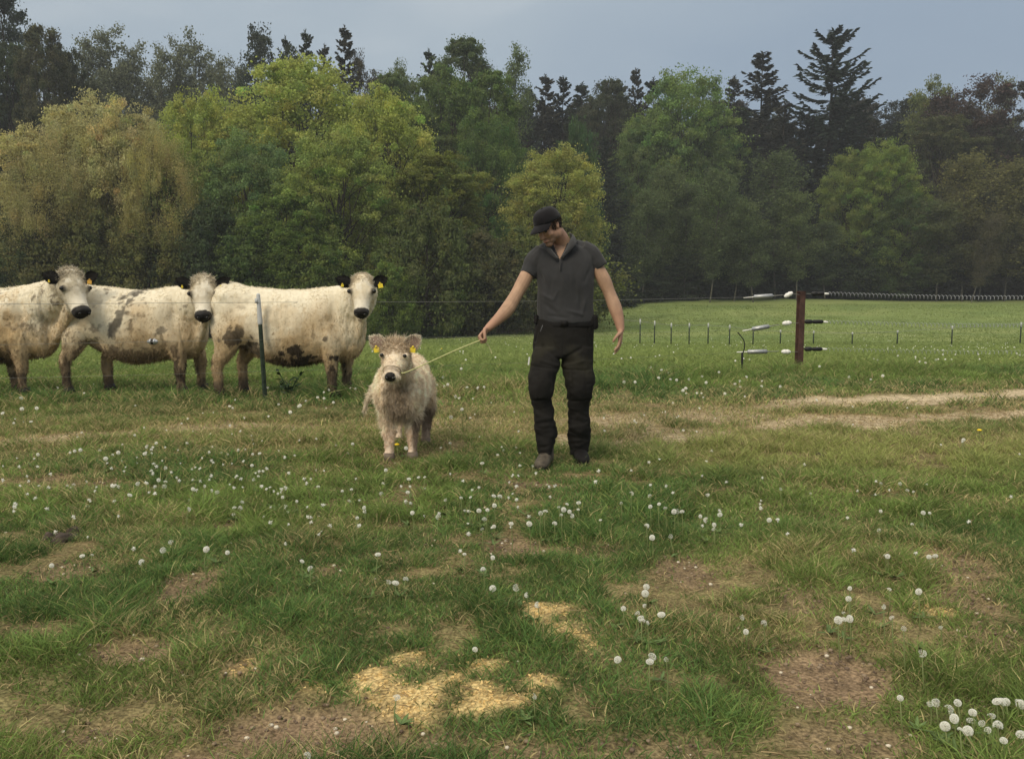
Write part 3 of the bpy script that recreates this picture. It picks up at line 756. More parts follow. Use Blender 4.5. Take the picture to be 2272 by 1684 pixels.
for u_, t_, w_, c_, l_ in [(2085, 350, 110, (0.148, 0.145, 0.055), 'brownish olive young tree right of the green dome'), (2175, 365, 130, (0.142, 0.140, 0.055), 'tawny young tree near the right edge'), (2030, 450, 110, (0.099, 0.114, 0.047), 'dull olive young tree below the green dome'), (2235, 450, 120, (0.099, 0.108, 0.049), 'olive young tree touching the right edge'), (2120, 480, 100, (0.093, 0.097, 0.047), 'brown-green sapling between the two tawny trees')]:
    tree('birch', u_, t_, w_ * 1.2, 90, c_, l_, 'young_tree', 'tree', bark=(.16, .15, .12))
tree('birch', 2105, 470, 60, 87, (0.104, 0.098, 0.052), 'sapling with a pale trunk leaning to the right', 'young_tree', 'tree', bark=(.28, .26, .21), lean=.30)
# understorey along the field edge
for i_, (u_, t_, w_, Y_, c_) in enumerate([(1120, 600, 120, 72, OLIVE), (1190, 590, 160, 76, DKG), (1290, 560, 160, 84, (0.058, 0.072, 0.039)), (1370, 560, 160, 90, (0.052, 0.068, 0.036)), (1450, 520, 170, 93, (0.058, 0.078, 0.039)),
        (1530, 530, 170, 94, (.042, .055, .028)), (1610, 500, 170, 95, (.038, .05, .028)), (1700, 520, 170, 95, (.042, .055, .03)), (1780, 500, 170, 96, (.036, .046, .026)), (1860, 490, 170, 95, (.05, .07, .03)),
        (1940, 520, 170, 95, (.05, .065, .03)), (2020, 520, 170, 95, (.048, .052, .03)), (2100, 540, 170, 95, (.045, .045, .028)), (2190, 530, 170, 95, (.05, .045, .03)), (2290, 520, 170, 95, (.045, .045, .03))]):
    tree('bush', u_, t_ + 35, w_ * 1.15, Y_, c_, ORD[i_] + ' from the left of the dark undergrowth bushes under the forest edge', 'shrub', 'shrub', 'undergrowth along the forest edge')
# rows deeper in the wood, seen only through the gaps
for row, (Y_, t0) in enumerate([(119, 250), (126, 235)]):
    for k_ in range(26):
        u_ = -60 + k_ * 93 + row * 45 + rng.uniform(-15, 15)
        if u_ < 560: t_ = 210 + rng.uniform(-20, 25)
        else: t_ = t0 + rng.uniform(-25, 25)
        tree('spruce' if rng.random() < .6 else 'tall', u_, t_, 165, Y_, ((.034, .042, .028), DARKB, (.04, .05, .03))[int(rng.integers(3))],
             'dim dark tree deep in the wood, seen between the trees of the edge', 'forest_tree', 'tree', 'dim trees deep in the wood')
for k_ in range(7):      # wood beyond the frame on either side
    for s_ in (-1, 1):
        tree('tall', 1114 + s_ * (1270 + k_ * 130), 230, 200, 95 if s_ > 0 else 75, (.06, .075, .034), 'dark tree of the wood beyond the edge of the view', 'forest_tree', 'tree', 'trees beyond the view')

def dead_grass():
    mb = []
    cl = [(1380, 672, 30, 96, 600, .9), (1420, 668, 40, 98, 700, .8), (1300, 678, 60, 92, 400, .6), (1085, 735, 60, 58, 420, .75), (1000, 738, 50, 56, 260, .5), (1500, 662, 40, 100, 200, .5), (1180, 728, 60, 60, 250, .5)]
    for u, v, hw, Y, n, h in cl:
        x = W(u * SC, 842, Y)[0]; s = hw * Y / 2000
        P = np.column_stack([x + rng.normal(size=n) * s * .5, Y + rng.normal(size=n) * .7]); z = tz(P[:, 0], P[:, 1])
        D = unit(np.column_stack([rng.normal(size=n) * .6, rng.normal(size=n) * .4, np.ones(n)])); c = np.array([.30, .245, .16]) * (.6 + .7 * rng.random((n, 1)))
        mb.append(strands(np.column_stack([P, z]), D, h * (.4 + rng.random(n)), .05, c))
    M = MB(); 
    for V, F, c in mb: M.add(V, F)
    props(M.obj('dead_grass', M_GRASS, col=np.vstack([m[2] for m in mb]), smooth=False), 'pale dead grass and bramble stems at the foot of the wood', 'dry grass', kind='stuff')
dead_grass()
# ------------------------------------------------------------------ cattle
def leaf_ear(base, out, up, length, width, thick, cup=.35, n=9, k=9):
    """cupped ear: out = along, up = across, the hollow faces nrm = out x up"""
    out = unit(np.array(out, float)); up = np.array(up, float); up = unit(up - out * (up @ out)); nr = np.cross(out, up)
    V = []
    for side in (1, -1):
        for i in range(n + 1):
            s = i / n; wd = width * .5 * (math.sin(math.pi * min(1, s * .86 + .14)) ** .75) * (1 if s < .98 else .15)
            for j in range(k):
                t = -1 + 2 * j / (k - 1)
                V.append(np.array(base) + out * length * s + up * wd * t + nr * (cup * wd * (t * t - .5) + side * thick * .5 * (1 - t * t * .9)))
    V = np.array(V); m = (n + 1) * k; F = []
    for i in range(n):
        for j in range(k - 1):
            a = i * k + j; q = [a, a + 1, a + k + 1, a + k]; F.append(q); F.append([x + m for x in q[::-1]])
    def br(a, b): F.append([a, a + m, b + m, b])
    for i in range(n): br(i * k, (i + 1) * k); br((i + 1) * k + k - 1, i * k + k - 1)
    for j in range(k - 1): br(j + 1, j); br(n * k + j, n * k + j + 1)
    return V, np.array(F)

def frame(yaw, pitch, roll=0.0):
    """head frame for a head looking toward the camera (-Y): yaw>0 turns it to picture right"""
    s, c = math.sin(pitch), math.cos(pitch); h = np.array([math.sin(yaw), -math.cos(yaw), 0]); z = np.array([0, 0, 1.])
    d = h * c - z * s; nrm = h * s + z * c; wv = np.cross(nrm, d)      # wv points to picture left/right
    if roll:
        M = np.array(Matrix.Rotation(roll, 3, Vector(d))); nrm = M @ nrm; wv = M @ wv
    return d, nrm, wv

HEAD = [(-.045, .070, .050, .0), (-.02, .112, .085, 0), (.04, .146, .115, 0), (.11, .150, .130, 0), (.18, .140, .136, 0), (.24, .116, .122, 0), (.31, .094, .102, 0), (.37, .085, .090, .0), (.42, .090, .086, .0), (.465, .088, .074, .0), (.49, .058, .050, 0)]
def head_parts(P, d, nrm, wv, k, hw_=1.0):
    C_, A, B = [], [], []
    for t, hw, hd, _ in HEAD:
        face = .02 * math.sin(math.pi * min(1, max(0, t / .3))) if t < .3 else 0
        C_.append(P + d * t * k + nrm * (face - hd) * k); A.append(wv * hw * k * hw_); B.append(nrm * hd * k)
    parts = [loft(C_, A, B, 24, 4)]
    # jaw / chin, cheeks, brows
    parts.append(tube([P + d * .22 * k - nrm * .19 * k, P + d * .36 * k - nrm * .165 * k, P + d * .455 * k - nrm * .13 * k], np.array([.055, .045, .038]) * k))
    for s in (-1, 1):
        parts.append(ellipsoid(P + d * .185 * k + wv * s * .118 * k * hw_ - nrm * .035 * k, (.036 * k, .035 * k, .035 * k)))
        parts.append(ellipsoid(P + d * .22 * k + wv * s * .06 * k - nrm * .13 * k, (.06 * k,) * 3))
    return parts

def build_beast(spec):
    sx = spec.get('sx', 1.0); parts = []
    T = spec['torso']      # x, z, half height, half width
    parts.append(loft([(x * sx, y0, z) for x, z, h, w_, y0 in T], [(0, w_, 0) for x, z, h, w_, y0 in T], [(0, 0, h) for x, z, h, w_, y0 in T], 28, 4))
    for pts, rr in spec['legs']: parts.append(tube(pts, rr, k=14, n=4))
    for pts, rr in spec.get('extra', []): parts.append(tube(pts, rr, k=14, n=4))
    P, (d, nrm, wv), k = spec['poll'], spec['frame'], spec['hk']
    parts += head_parts(P, d, nrm, wv, k)
    nk = spec['neck']      # points, radii (lateral, vertical)
    parts.append(tube(nk[0], nk[1], k=18, n=5))
    return remesh(parts, spec.get('voxel', .015), spec.get('sm', 6), .55)

def coat_hair(name, V, F, col, n, ln, wd, parent, down=.6, fwd=0.0, r=None, jit=.25, only=None, lift=.35, jitc=.06, clump=30, clamp=1.2, ctone=.22):
    r = r or np.random.default_rng(5)
    P, Nn, c = sample(V, F, n, col, r)
    if only is not None:
        k = only(P, r); P, Nn, c = P[k], Nn[k], c[k]
    D = Nn * lift + np.array([-fwd, 0, -down]) + r.normal(size=P.shape) * jit
    q_ = np.column_stack([fbm(P, clump, 1, 3.3), fbm(P, clump, 1, 17.1), fbm(P, clump, 1, 29.7)]) - .5; D = D + q_ * clamp; c = c * (1 + (fbm(P, clump * .8, 1, 41.3) - .5)[:, None] * ctone)
    D = D - Nn * np.minimum(0, np.sum(D * Nn, 1) - .22)[:, None]
    D = unit(D); L_ = ln(P) if callable(ln) else ln
    c = np.clip(c * (1.03 + r.normal(size=(len(P), 1)) * jitc), .008, .95)
    V2, F2, c2 = strands(P - Nn * .002, D, L_ * (.55 + .9 * r.random(len(P))), wd, c, r.normal(size=P.shape) * .5, r)
    return mesh_obj(name, V2, F2, M_HAIR, parent, c2, smooth=False)

def beast_head_fittings(par, P, d, nrm, wv, k, ear_mat, ears, eye_r=.024, tags=(), nose_w=1.0, hw=1.0, chin=True):
    for s in (-1, 1):
        e_ = P + d * (.185 if chin else .215) * k + wv * s * .143 * k * hw - nrm * (.030 if hw == 1 else .0) * k
        V, F = ellipsoid(e_, (eye_r, eye_r, eye_r), k=14, m=8); mesh_obj('eye', V, F, M_EYE, par)
    # nose pad
    m = MB(); c = P + d * (.455 if chin else .470) * k - nrm * (.054 if chin else .046) * k
    R = np.column_stack([wv, nrm, d])
    V, F = ellipsoid(c, (.084 * k * nose_w, (.068 if chin else .058) * k, .046 * k), R, 20, 12); m.add(V, F)
    if chin:
        V, F = ellipsoid(P + d * .448 * k - nrm * .120 * k, (.070 * k * nose_w, .045 * k, .045 * k), R, 16, 8); m.add(V, F)
    nose = m.obj('muzzle', M_NOSE, par)
    for s in (-1, 1):
        V, F = ellipsoid(c + wv * s * .045 * k * nose_w + nrm * .024 * k + d * .036 * k, (.020 * k, .015 * k, .014 * k), R, 10, 6); mesh_obj('nostril', V, F, M_EYE, nose)
    for s, (out, up, ln, wd) in zip((-1, 1), ears):
        base = P + d * .075 * k + wv * s * .135 * k * hw - nrm * .055 * k
        V, F = leaf_ear(base, out, up, ln, wd, .014)
        ear = mesh_obj('ear', V, F, ear_mat, par)
        yield s, base, unit(np.array(out, float)), unit(np.array(up, float)), ear, (V, F)

M_TAG = mat('tag_plastic', (.80, .62, .05), rough=.45); M_TAGO = mat('orange_tag_plastic', (.62, .36, .07), rough=.45)
def ear_tag(par, c, sz, m, nrm=(0, -1, 0), tilt=0.0):
    M = np.array(Matrix.Rotation(tilt, 3, 'Y'))
    mb = MB()
    prof = np.array([(-.5, -.55), (.5, -.55), (.5, .25), (.16, .42), (.12, .6), (-.12, .6), (-.16, .42), (-.5, .25)]) * sz
    f = np.array([[x, -.003, z] for x, z in prof]) @ M.T + c; b = np.array([[x, .003, z] for x, z in prof]) @ M.T + c
    V, F = rings_mesh(np.array([f, b])); mb.add(V, F)
    V, F = ellipsoid(np.array(c) + np.array([0, -.006, .5 * sz]) @ M.T, (.008, .006, .008), k=8, m=4); mb.add(V, F)
    return mb.obj('ear_tag', m, par, smooth=False)

CREAM = np.array([.76, .69, .54])
def cow_colours(V, Nn, blobs, poll, head_d, seed, kd=1.0):
    r = 100 + seed * 13
    n1 = fbm(V, 3.2, 4, r); n2 = fbm(V, 9, 3, r + 7); n3 = fbm(V * [1, 1, .4], 22, 2, r + 3)
    n4 = fbm(V, 28, 2, r + 5)
    c = np.tile(CREAM, (len(V), 1))
    z = V[:, 2]
    c = mixc(c, [.56, .41, .23], np.clip(sstep(1.12 - z + (n1 - .5) * .9, .05, .70), 0, 1) * .88 * kd)      # dust and old dung low on the flanks
    c = mixc(c, [.46, .33, .18], sstep(n1 * .6 + n2 * .4, .55, .70) * sstep(1.1 - z, .0, .4) * .4 * kd)
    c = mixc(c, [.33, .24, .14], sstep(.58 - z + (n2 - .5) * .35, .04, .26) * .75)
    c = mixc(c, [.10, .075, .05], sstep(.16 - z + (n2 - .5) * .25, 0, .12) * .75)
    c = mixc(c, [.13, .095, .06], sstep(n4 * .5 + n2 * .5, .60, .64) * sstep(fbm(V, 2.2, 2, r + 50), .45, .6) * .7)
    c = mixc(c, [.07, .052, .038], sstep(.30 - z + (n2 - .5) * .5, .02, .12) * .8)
    for (bx, bz, rx, rz, an, s, colr) in blobs:
        ca, sa = math.cos(an), math.sin(an); dx = V[:, 0] - bx; dz = z - bz
        q = np.sqrt(((dx * ca + dz * sa) / rx) ** 2 + ((-dx * sa + dz * ca) / rz) ** 2) + (n2 - .5) * 3.0 + (n3 - .5) * 2.0 + (n4 - .5) * 1.6
        m = sstep(-q, -1.2, -.85) * s * (V[:, 1] < .12)
        c = mixc(c, colr, m)
    hd = np.linalg.norm(V - (poll + head_d * .18), axis=1)
    return c, hd

MUD = (.055, .042, .030); MUDT = (.20, .145, .085); GREYM = (.13, .115, .09)

def cow(origin, headpx, hy, yaw, pitch, blobs, label, seed, legs, sx=1.0, neck_x=1.30, ear_dirs=None, tag=(None, None), tuft=.03, face=(.62, .52, .36), roll=0.0, hk=1.0):
    o = empty('cow', origin, label, 'cow', 'white cows standing along the fence')
    O = np.array(origin, float)
    P = W(*headpx, hy) - O; F_ = frame(yaw, pitch, roll); d, nrm, wv = F_
    T = [(-.005, 1.00, .13, .09, 0), (.05, .99, .21, .18, 0), (.17, .955, .315, .245, 0), (.38, .875, .355, .29, 0), (.58, .81, .40, .325, 0), (.80, .77, .425, .345, 0), (1.02, .775, .415, .335, 0),
         (1.22, .80, .405, .295, 0), (1.40, .805, .40, .255, 0), (1.54, .785, .36, .215, -.01), (1.64, .76, .27, .16, -.02), (1.70, .75, .14, .09, -.03)]
    back = P - nrm * .10 * hk + d * .04
    c0 = np.array([neck_x * sx, 0, .92]); c3 = back - np.array([math.sin(yaw) * .16, -.16 * math.cos(yaw), .07])
    c1 = c0 * .62 + c3 * .38 + np.array([.05, .03, -.02]); c2 = c0 * .25 + c3 * .75 + np.array([.03, .02, -.03])
    # dewlap from throat to brisket
    th = P + d * .26 * hk - nrm * .2 * hk
    dew = ([th, th * .5 + np.array([1.58 * sx, -.06, .62]) * .5 + np.array([.02, .05, 0]), (1.56 * sx, -.03, .56)], np.array([[.05, .05], [.055, .10], [.08, .10]]))
    spec = dict(torso=T, sx=sx, legs=legs, poll=P, frame=F_, hk=hk, extra=[dew],
                neck=([c0, c1, c2, c3, back + d * .08], np.array([[.21, .31], [.20, .26], [.16, .205], [.135, .165], [.11, .12]])))
    V, F = build_beast(spec)
    # slack skin, ribs and muscle relief
    Nn = vnormals(V, F); hm = 1 - .85 * sstep(-np.linalg.norm(V - (P + d * .25 * hk), axis=1), -.36, -.26)
    V = V + Nn * (((fbm(V, 4, 3, seed) - .5) * .034 + (fbm(V * [1, 1, .35], 16, 2, seed + 4) - .5) * .012) * hm)[:, None]
    for bx, bz, rx, rz, am in [(.20, 1.12, .07, .05, .035), (.06, 1.02, .06, .05, .02), (.42, 1.03, .13, .09, -.035), (.33, .74, .12, .12, .025), (1.24, .98, .10, .16, .030), (1.40, .92, .045, .22, -.030), (1.30, .66, .12, .10, .028), (1.10, .72, .06, .25, -.018),
                               (.62, .92, .022, .22, -.008), (.72, .90, .022, .24, -.008), (.82, .88, .022, .24, -.008), (.92, .86, .022, .24, -.008), (.48, .58, .10, .08, -.03), (.80, 1.20, .5, .02, .008)]:
        V = V + Nn * (am * np.exp(-((V[:, 0] - bx * sx) / rx) ** 2 - ((V[:, 2] - bz) / rz) ** 2) * (np.abs(V[:, 1]) > .08) * hm)[:, None]
    V = V + Nn * (.010 * sstep(np.abs(fbm(V * [2.6, 1, .45], 9, 2, seed + 11) - .5), .10, .0) * -1 * sstep(V[:, 0], 1.30 * sx, 1.42 * sx) * hm)[:, None]
    c, hd = cow_colours(V, Nn, blobs, P, d, seed)
    rel = V - P; t = rel @ d; a = rel @ wv; nn = rel @ nrm
    inhead = (np.abs(a) < .17) & (t > -.08) & (t < .55) & (nn > -.3)
    c = np.where(inhead[:, None], mixc(np.tile([.74, .68, .56], (len(V), 1)), face, sstep(fbm(V, 14, 3, seed + 30), .28, .52) * .9 * sstep(.36 - t, 0, .16)), c)
    # black rings round the eyes, black chin
    for s in (-1, 1):
        q = np.linalg.norm(V - (P + d * .185 * hk + wv * s * .142 * hk - nrm * .03 * hk), axis=1)
        c = mixc(c, (.05, .04, .032), sstep(-q, -.058, -.026) * inhead * .9)
    c = mixc(c, (.03, .027, .025), sstep(t + (fbm(V, 25, 2, 8) - .5) * .02, .402 * hk, .420 * hk) * inhead)
    c = mixc(c, (.03, .027, .025), sstep(t, .40 * hk, .42 * hk) * inhead * sstep(-nn, .06, .12))
    body = mesh_obj('body', V, F, M_COAT, o, c)
    coat_hair('coat', V, F, c, 42000, lambda p: .013 + .012 * sstep(.6 - p[:, 2], 0, .2) + .008 * sstep(fbm(p, 5, 2, 3), .45, .6), .005, o, .9, .15, np.random.default_rng(seed))
    # curly forelock
    r = np.random.default_rng(seed + 50); n = 3300
    q = unit(r.normal(size=(n, 3))); pp = P + d * .045 - nrm * .060 * hk + (wv * q[:, :1] * .135 + d * q[:, 1:2] * .125 + nrm * np.abs(q[:, 2:]) * .058) * hk; fr = sstep(q[:, 1], .1, .9)
    D = unit(nrm * .35 + d * .5 + r.normal(size=(n, 3)) * .9)
    cc = np.where((r.random(n) < .45)[:, None], np.array(face) * .85, np.array([.74, .67, .54])) * (.75 + .5 * r.random((n, 1)))
    V2, F2, c2 = strands(pp, D, tuft * (1 - .45 * fr) * (.6 + .9 * r.random(n)), .006, cc, r.normal(size=(n, 3)) * 1.3, r)
    mesh_obj('forelock', V2, F2, M_HAIR, o, c2, smooth=False)
    # hooves
    for pts, rr in legs:
        b = np.array(pts[-1]); V3, F3 = tube([b + [0, 0, .05], b + [0.015, 0, -.02]], [(.05, .055), (.062, .066)], k=12, round_caps=False, smooth=False)
        mesh_obj('hoof', V3, F3, M_NOSE, o)
    # tail
    tl = [(0.03, 0, 1.12), (-.012, 0, 1.02), (-.005, 0, .80), (.03, 0, .62), (.045, .0, .48)]
    V4, F4 = tube(tl, [.03, .028, .022, .03, .012], k=8); mesh_obj('tail', V4, F4, M_COAT, o, np.tile([.6, .52, .36], (len(V4), 1)))
    out = ear_dirs or [((-1, -.1, .25), (0, 0, 1), .165, .12), ((1, -.1, .25), (0, 0, 1), .165, .12)]
    for s, base, od, ud, ear, (Ve, Fe) in beast_head_fittings(o, P, d, nrm, wv, hk, M_BLACKFUR, out, tags=tag):
        re = np.random.default_rng(9); n = 900
        Pp, Nq, _ = sample(Ve, [Fe], n, Ve, re); V5, F5, c5 = strands(Pp, unit(od * .5 + Nq * .5 + re.normal(size=(n, 3)) * .5), .022, .004, np.full((n, 3), .014), None, re)
        mesh_obj('ear_hair', V5, F5, M_HAIR, ear, c5, smooth=False)
        tg = tag[0] if s < 0 else tag[1]
        if tg:
            ear_tag(ear, base + od * .085 - np.cross(od, ud) * 0 + np.array([0, -.035, -.045]), tg[0], tg[1], tilt=tg[2])
    return o

def cow_legs(hn, hf, fn, ff, sx=1.0):
    """x of the four feet (near hind, far hind, near front, far front)"""
    def hind(x, y): return ([(.20, y * .6, .86), (.14 + x * .8, y * .95, .66), (x + .075, y, .50), (x + .005, y, .385), (x + .005, y, .22), (x + .01, y, .11), (x + .02, y, .03)], np.array([[.15,.20], [.12,.165], [.075,.105], [.05,.068], [.042,.050], [.045,.050], [.052,.055]]))
    def front(x, y): return ([(1.33 * sx, y * .7, .78), ((1.35 * sx + x) / 2, y, .55), (x, y, .40), (x, y, .30), (x, y, .16), (x + .005, y, .10), (x + .02, y, .03)], np.array([.17, .115, .078, .066, .046, .050, .055]))
    return [hind(hn, -.17), hind(hf, .17), front(fn, -.165), front(ff, .165)]

# right-hand cow
D3 = 10.0; o3 = (W(476, 842, D3)[0], D3, 0.0)
cow(o3, (803, 613), D3 - .42, math.radians(4), math.radians(60),
    [(.33, .66, .13, .08, .1, .85, MUD), (.47, .56, .12, .06, -.5, .8, MUD), (.30, .50, .06, .12, 0, .5, MUDT), (.93, .50, .10, .085, 0, .95, MUD), (.98, .40, .24, .06, 0, .95, MUD), (1.345, .22, .07, .12, 0, .95, MUD), (.7, .38, .15, .05, 0, .6, MUDT),
     (.02, .40, .04, .04, 0, .8, MUD), (1.30, .66, .022, .02, 0, .8, MUD), (1.18, .72, .012, .07, 0, .6, MUDT), (.75, .72, .014, .012, 0, .8, MUDT), (.85, .86, .30, .10, 0, .35, (.50, .36, .19))],
    'white cow with a clean pale face and mud on its flank, nearest the calf', 3, cow_legs(.09, .26, 1.345, 1.45),
    ear_dirs=[((-1, -.15, .42), (0, .1, 1), .160, .13), ((1, -.15, .42), (0, .1, 1), .165, .13)], tag=((.028, M_TAG, .1), (.05, M_TAG, -.2)), tuft=.013, face=(.70, .61, .45), hk=.90)
# middle cow
D2 = 10.35; o2 = (W(151, 842, D2)[0], D2, 0.0)
cow(o2, (450, 617), D2 - .45, math.radians(15), math.radians(58),
    [(.76, .88, .16, .032, 1.05, .85, GREYM), (.86, 1.06, .07, .026, 1.0, .8, GREYM), (.955, 1.185, .10, .030, .8, .85, GREYM), (.86, 1.15, .09, .020, .7, .65, GREYM), (.70, .78, .08, .045, 1.2, .8, GREYM), (.74, 1.08, .05, .012, .7, .6, GREYM), (.97, .90, .07, .035, 0, .6, MUDT), (1.22, .73, .08, .035, .1, .7, GREYM), (.17, .68, .045, .025, 0, .7, MUD), (.40, .55, .07, .07, 0, .75, MUDT),
     (.8, .45, .45, .08, 0, .75, (.16, .11, .07)), (1.2, .52, .12, .14, 0, .5, MUDT), (1.33, .25, .10, .12, 0, .8, MUD), (.10, .2, .1, .2, 0, .6, MUD), (.12, .5, .09, .12, 0, .5, MUDT)],
    'white cow in the middle with a dark scuffed streak down its side', 2, cow_legs(.06, .38, 1.36, 1.48, .96), sx=.96,
    ear_dirs=[((-1, -.1, .55), (.3, .1, 1), .175, .13), ((1, -.1, .55), (-.2, .1, 1), .19, .12)], tag=((.022, M_TAG, .2), (.024, M_TAG, -.6)), tuft=.020, face=(.50, .43, .31), hk=.98)
# left cow
D1 = 10.3; o1 = (W(-190, 842, D1)[0], D1, 0.0)
cow(o1, (159, 602), D1 - .40, math.radians(50), math.radians(57),
    [(1.13, 1.06, .025, .03, 0, .8, MUDT), (1.09, 1.10, .02, .02, 0, .7, MUDT), (1.25, .90, .05, .04, 0, .7, MUDT), (1.22, .74, .07, .05, 0, .6, MUDT), (1.27, .55, .07, .07, 0, .6, MUDT), (1.06, .43, .18, .10, 0, .95, MUD), (1.5, .40, .1, .04, 0, .7, MUDT), (1.62, .85, .05, .25, 0, .4, GREYM), (1.2, .7, .35, .3, 0, .3, (.55, .38, .18))],
    'white cow at the left edge with an orange ear tag and a grey curly poll', 1, cow_legs(.09, .3, 1.33, 1.06),
    ear_dirs=[((-1, -.2, .45), (.2, .1, 1), .175, .14), ((1, -.3, .40), (-.1, .1, 1), .19, .14)], tag=((.020, M_TAG, .2), (.048, M_TAGO, .1)), tuft=.022, face=(.46, .40, .29), hk=1.06)

# ------------------------------------------------------------------ calf
def calf():
    Yf = 6.42; ang = math.radians(-6)        # rump goes back and slightly right
    org = np.array([W(889, 842, Yf)[0], Yf, 0.0])
    # local axes: x forward = towards camera
    fx = np.array([-math.sin(math.radians(.3)), -math.cos(math.radians(.3)), 0]); ly = np.array([-fx[1], fx[0], 0])   # left of the animal = picture right
    def L3(x, y, z): return fx * x + ly * y + np.array([0, 0, z])
    o = empty('calf', org, 'small shaggy beige calf with yellow ear tags on a thin rope', 'calf')
    T = [(-.74, .56, .08, .07), (-.70, .55, .14, .13), (-.58, .53, .18, .162), (-.38, .50, .185, .182), (-.18, .495, .185, .188), (0, .495, .20, .182), (.10, .49, .190, .155), (.16, .48, .13, .10)]
    parts = [loft([L3(x, -.012, z) for x, z, h, w_ in T], [ly * w_ for x, z, h, w_ in T], [(0, 0, h) for x, z, h, w_ in T], 24, 4)]
    def leg(x0, y0, x1, y1, r0, kx=0.0): return tube([L3(x0, y0 * .8, .48), L3((x0 + x1) / 2, (y0 + y1) / 2, .34), L3(x1 + kx, y1, .20), L3(x1, y1, .09), L3(x1 + .015, y1, .03)], [r0, r0 * .75, .041, .029, .037], k=12)
    feet = [(.06, -.078), (0.02, .082), (-.60, -.10), (-.56, .12)]
    parts += [leg(0, -.09, .06, -.078, .085), leg(0, .09, .02, .082, .085), leg(-.55, -.1, -.60, -.10, .11, -.03), leg(-.55, .1, -.56, .12, .11, -.03)]
    P = W(878, 755, Yf - .30) - org; k = .625; d, nrm, wv = F_ = frame(math.radians(-4), math.radians(46), math.radians(-3))
    parts += head_parts(P, d, nrm, wv, k, 1.08)
    parts.append(tube([L3(.02, 0, .56), L3(.10, 0, .63), P - nrm * .085 + d * .05], [(.13, .16), (.11, .125), (.085, .09)], k=16, n=5))
    V, F = remesh(parts, .009, 5, .5)
    Nn = vnormals(V, F); V = V + Nn * ((fbm(V, 9, 3, 77) - .5) * .022)[:, None]
    n1 = fbm(V, 7, 3, 55); n2 = fbm(V * [1, 1, .4], 30, 2, 65)
    c = mixc(np.tile([.91, .79, .63], (len(V), 1)), [.75, .63, .48], sstep(n1, .42, .62) * .7)
    c = mixc(c, [.46, .37, .26], sstep(n2, .48, .68) * .5)
    c = mixc(c, [.80, .64, .51], sstep(.27 - V[:, 2], 0, .08) * .7)
    rel = V - P; t = rel @ d; a = rel @ wv; nn = rel @ nrm
    ih = (np.abs(a) < .115) & (t > -.06) & (nn > -.17) & (t < .38)
    c = mixc(c, [.52, .42, .30], ih * sstep(.13 - t, 0, .05) * (.5 + .5 * sstep(fbm(V, 30, 2, 5), .4, .6)))
    c = mixc(c, [.78, .68, .55], ih * sstep(t, .25, .275))
    c = mixc(c, [.26, .20, .15], ih * np.exp(-((t - .245) / .012) ** 2) * .7)
    x_ = V @ fx; y_ = V @ ly
    c = mixc(c, [.25, .19, .13], sstep(x_, .05, .12) * sstep(-np.abs(y_ + .01), -.13, -.05) * sstep(-np.abs(V[:, 2] - .42), -.20, -.08) * (1 - ih) * .8)   # darker patch on the brisket
    c = mixc(c, [.20, .145, .105], sstep(y_, .075, .10) * sstep(.33 - V[:, 2], 0, .06) * .85)
    mesh_obj('body', V, F, M_COAT, o, c)
    def ln(p):
        r_ = p - P; tt = r_ @ d; near = np.linalg.norm(r_ - d * .15 * k, axis=1) < .26
        b = .020 + .014 * sstep(.5 - p[:, 2], 0, .2) * sstep(p[:, 2], .16, .30) - .010 * sstep(.16 - p[:, 2], 0, .08)
        return np.where(near & (p @ fx > .1), np.where(tt < .10, .014, .012), b)
    coat_hair('coat', V, F, c * 1.08, 85000, ln, .0034, o, .75, 0, np.random.default_rng(8), .25, lift=.5, clump=34, clamp=1.8, ctone=.36)
    # curls on the forehead
    r = np.random.default_rng(4); n = 6500
    q = unit(r.normal(size=(n, 3))); pp = P + d * .050 - nrm * .040 + wv * q[:, :1] * .096 + d * q[:, 1:2] * .088 + nrm * np.abs(q[:, 2:]) * .044
    cc = np.where((r.random(n) < .5)[:, None], np.array([.44, .345, .24]), np.array([.80, .68, .52])) * (.7 + .6 * r.random((n, 1)))
    V2, F2, c2 = strands(pp, unit(nrm * .6 + r.normal(size=(n, 3)) * .9), .017 * (.6 + .9 * r.random(n)), .004, cc, r.normal(size=(n, 3)) * 1.6, r); mesh_obj('forelock', V2, F2, M_HAIR, o, c2, smooth=False)
    for x, y in feet:
        b = L3(x + .015, y, .0); V3, F3 = tube([b + [0, 0, .05], b + fx * .01 + [0, 0, -.01]], [(.034, .036), (.041, .045)], k=12, round_caps=False, smooth=False); mesh_obj('hoof', V3, F3, M_HOOF, o)
    # tail swung out to picture left
    tp = [L3(-.72, 0, .64), L3(-.80, -.12, .60), L3(-.76, -.29, .46), L3(-.70, -.35, .35), L3(-.68, -.385, .25)]
    V4, F4 = tube(tp, [.028, .024, .020, .018, .008], k=8); ct = np.tile([.66, .58, .45], (len(V4), 1)); tl = mesh_obj('tail', V4, F4, M_COAT, o, ct)
    coat_hair('tail_hair', V4, F4, ct, 2500, .032, .004, tl, .9, 0, np.random.default_rng(3), .2, lift=.3)
    ears = [(unit(wv * -1 * .85 + np.array([0, 0, .62])), (.25, 0.05, 1), .125, .11), (unit(wv * .76 + np.array([0, 0, .74])), (-.55, .05, 1), .13, .105)]
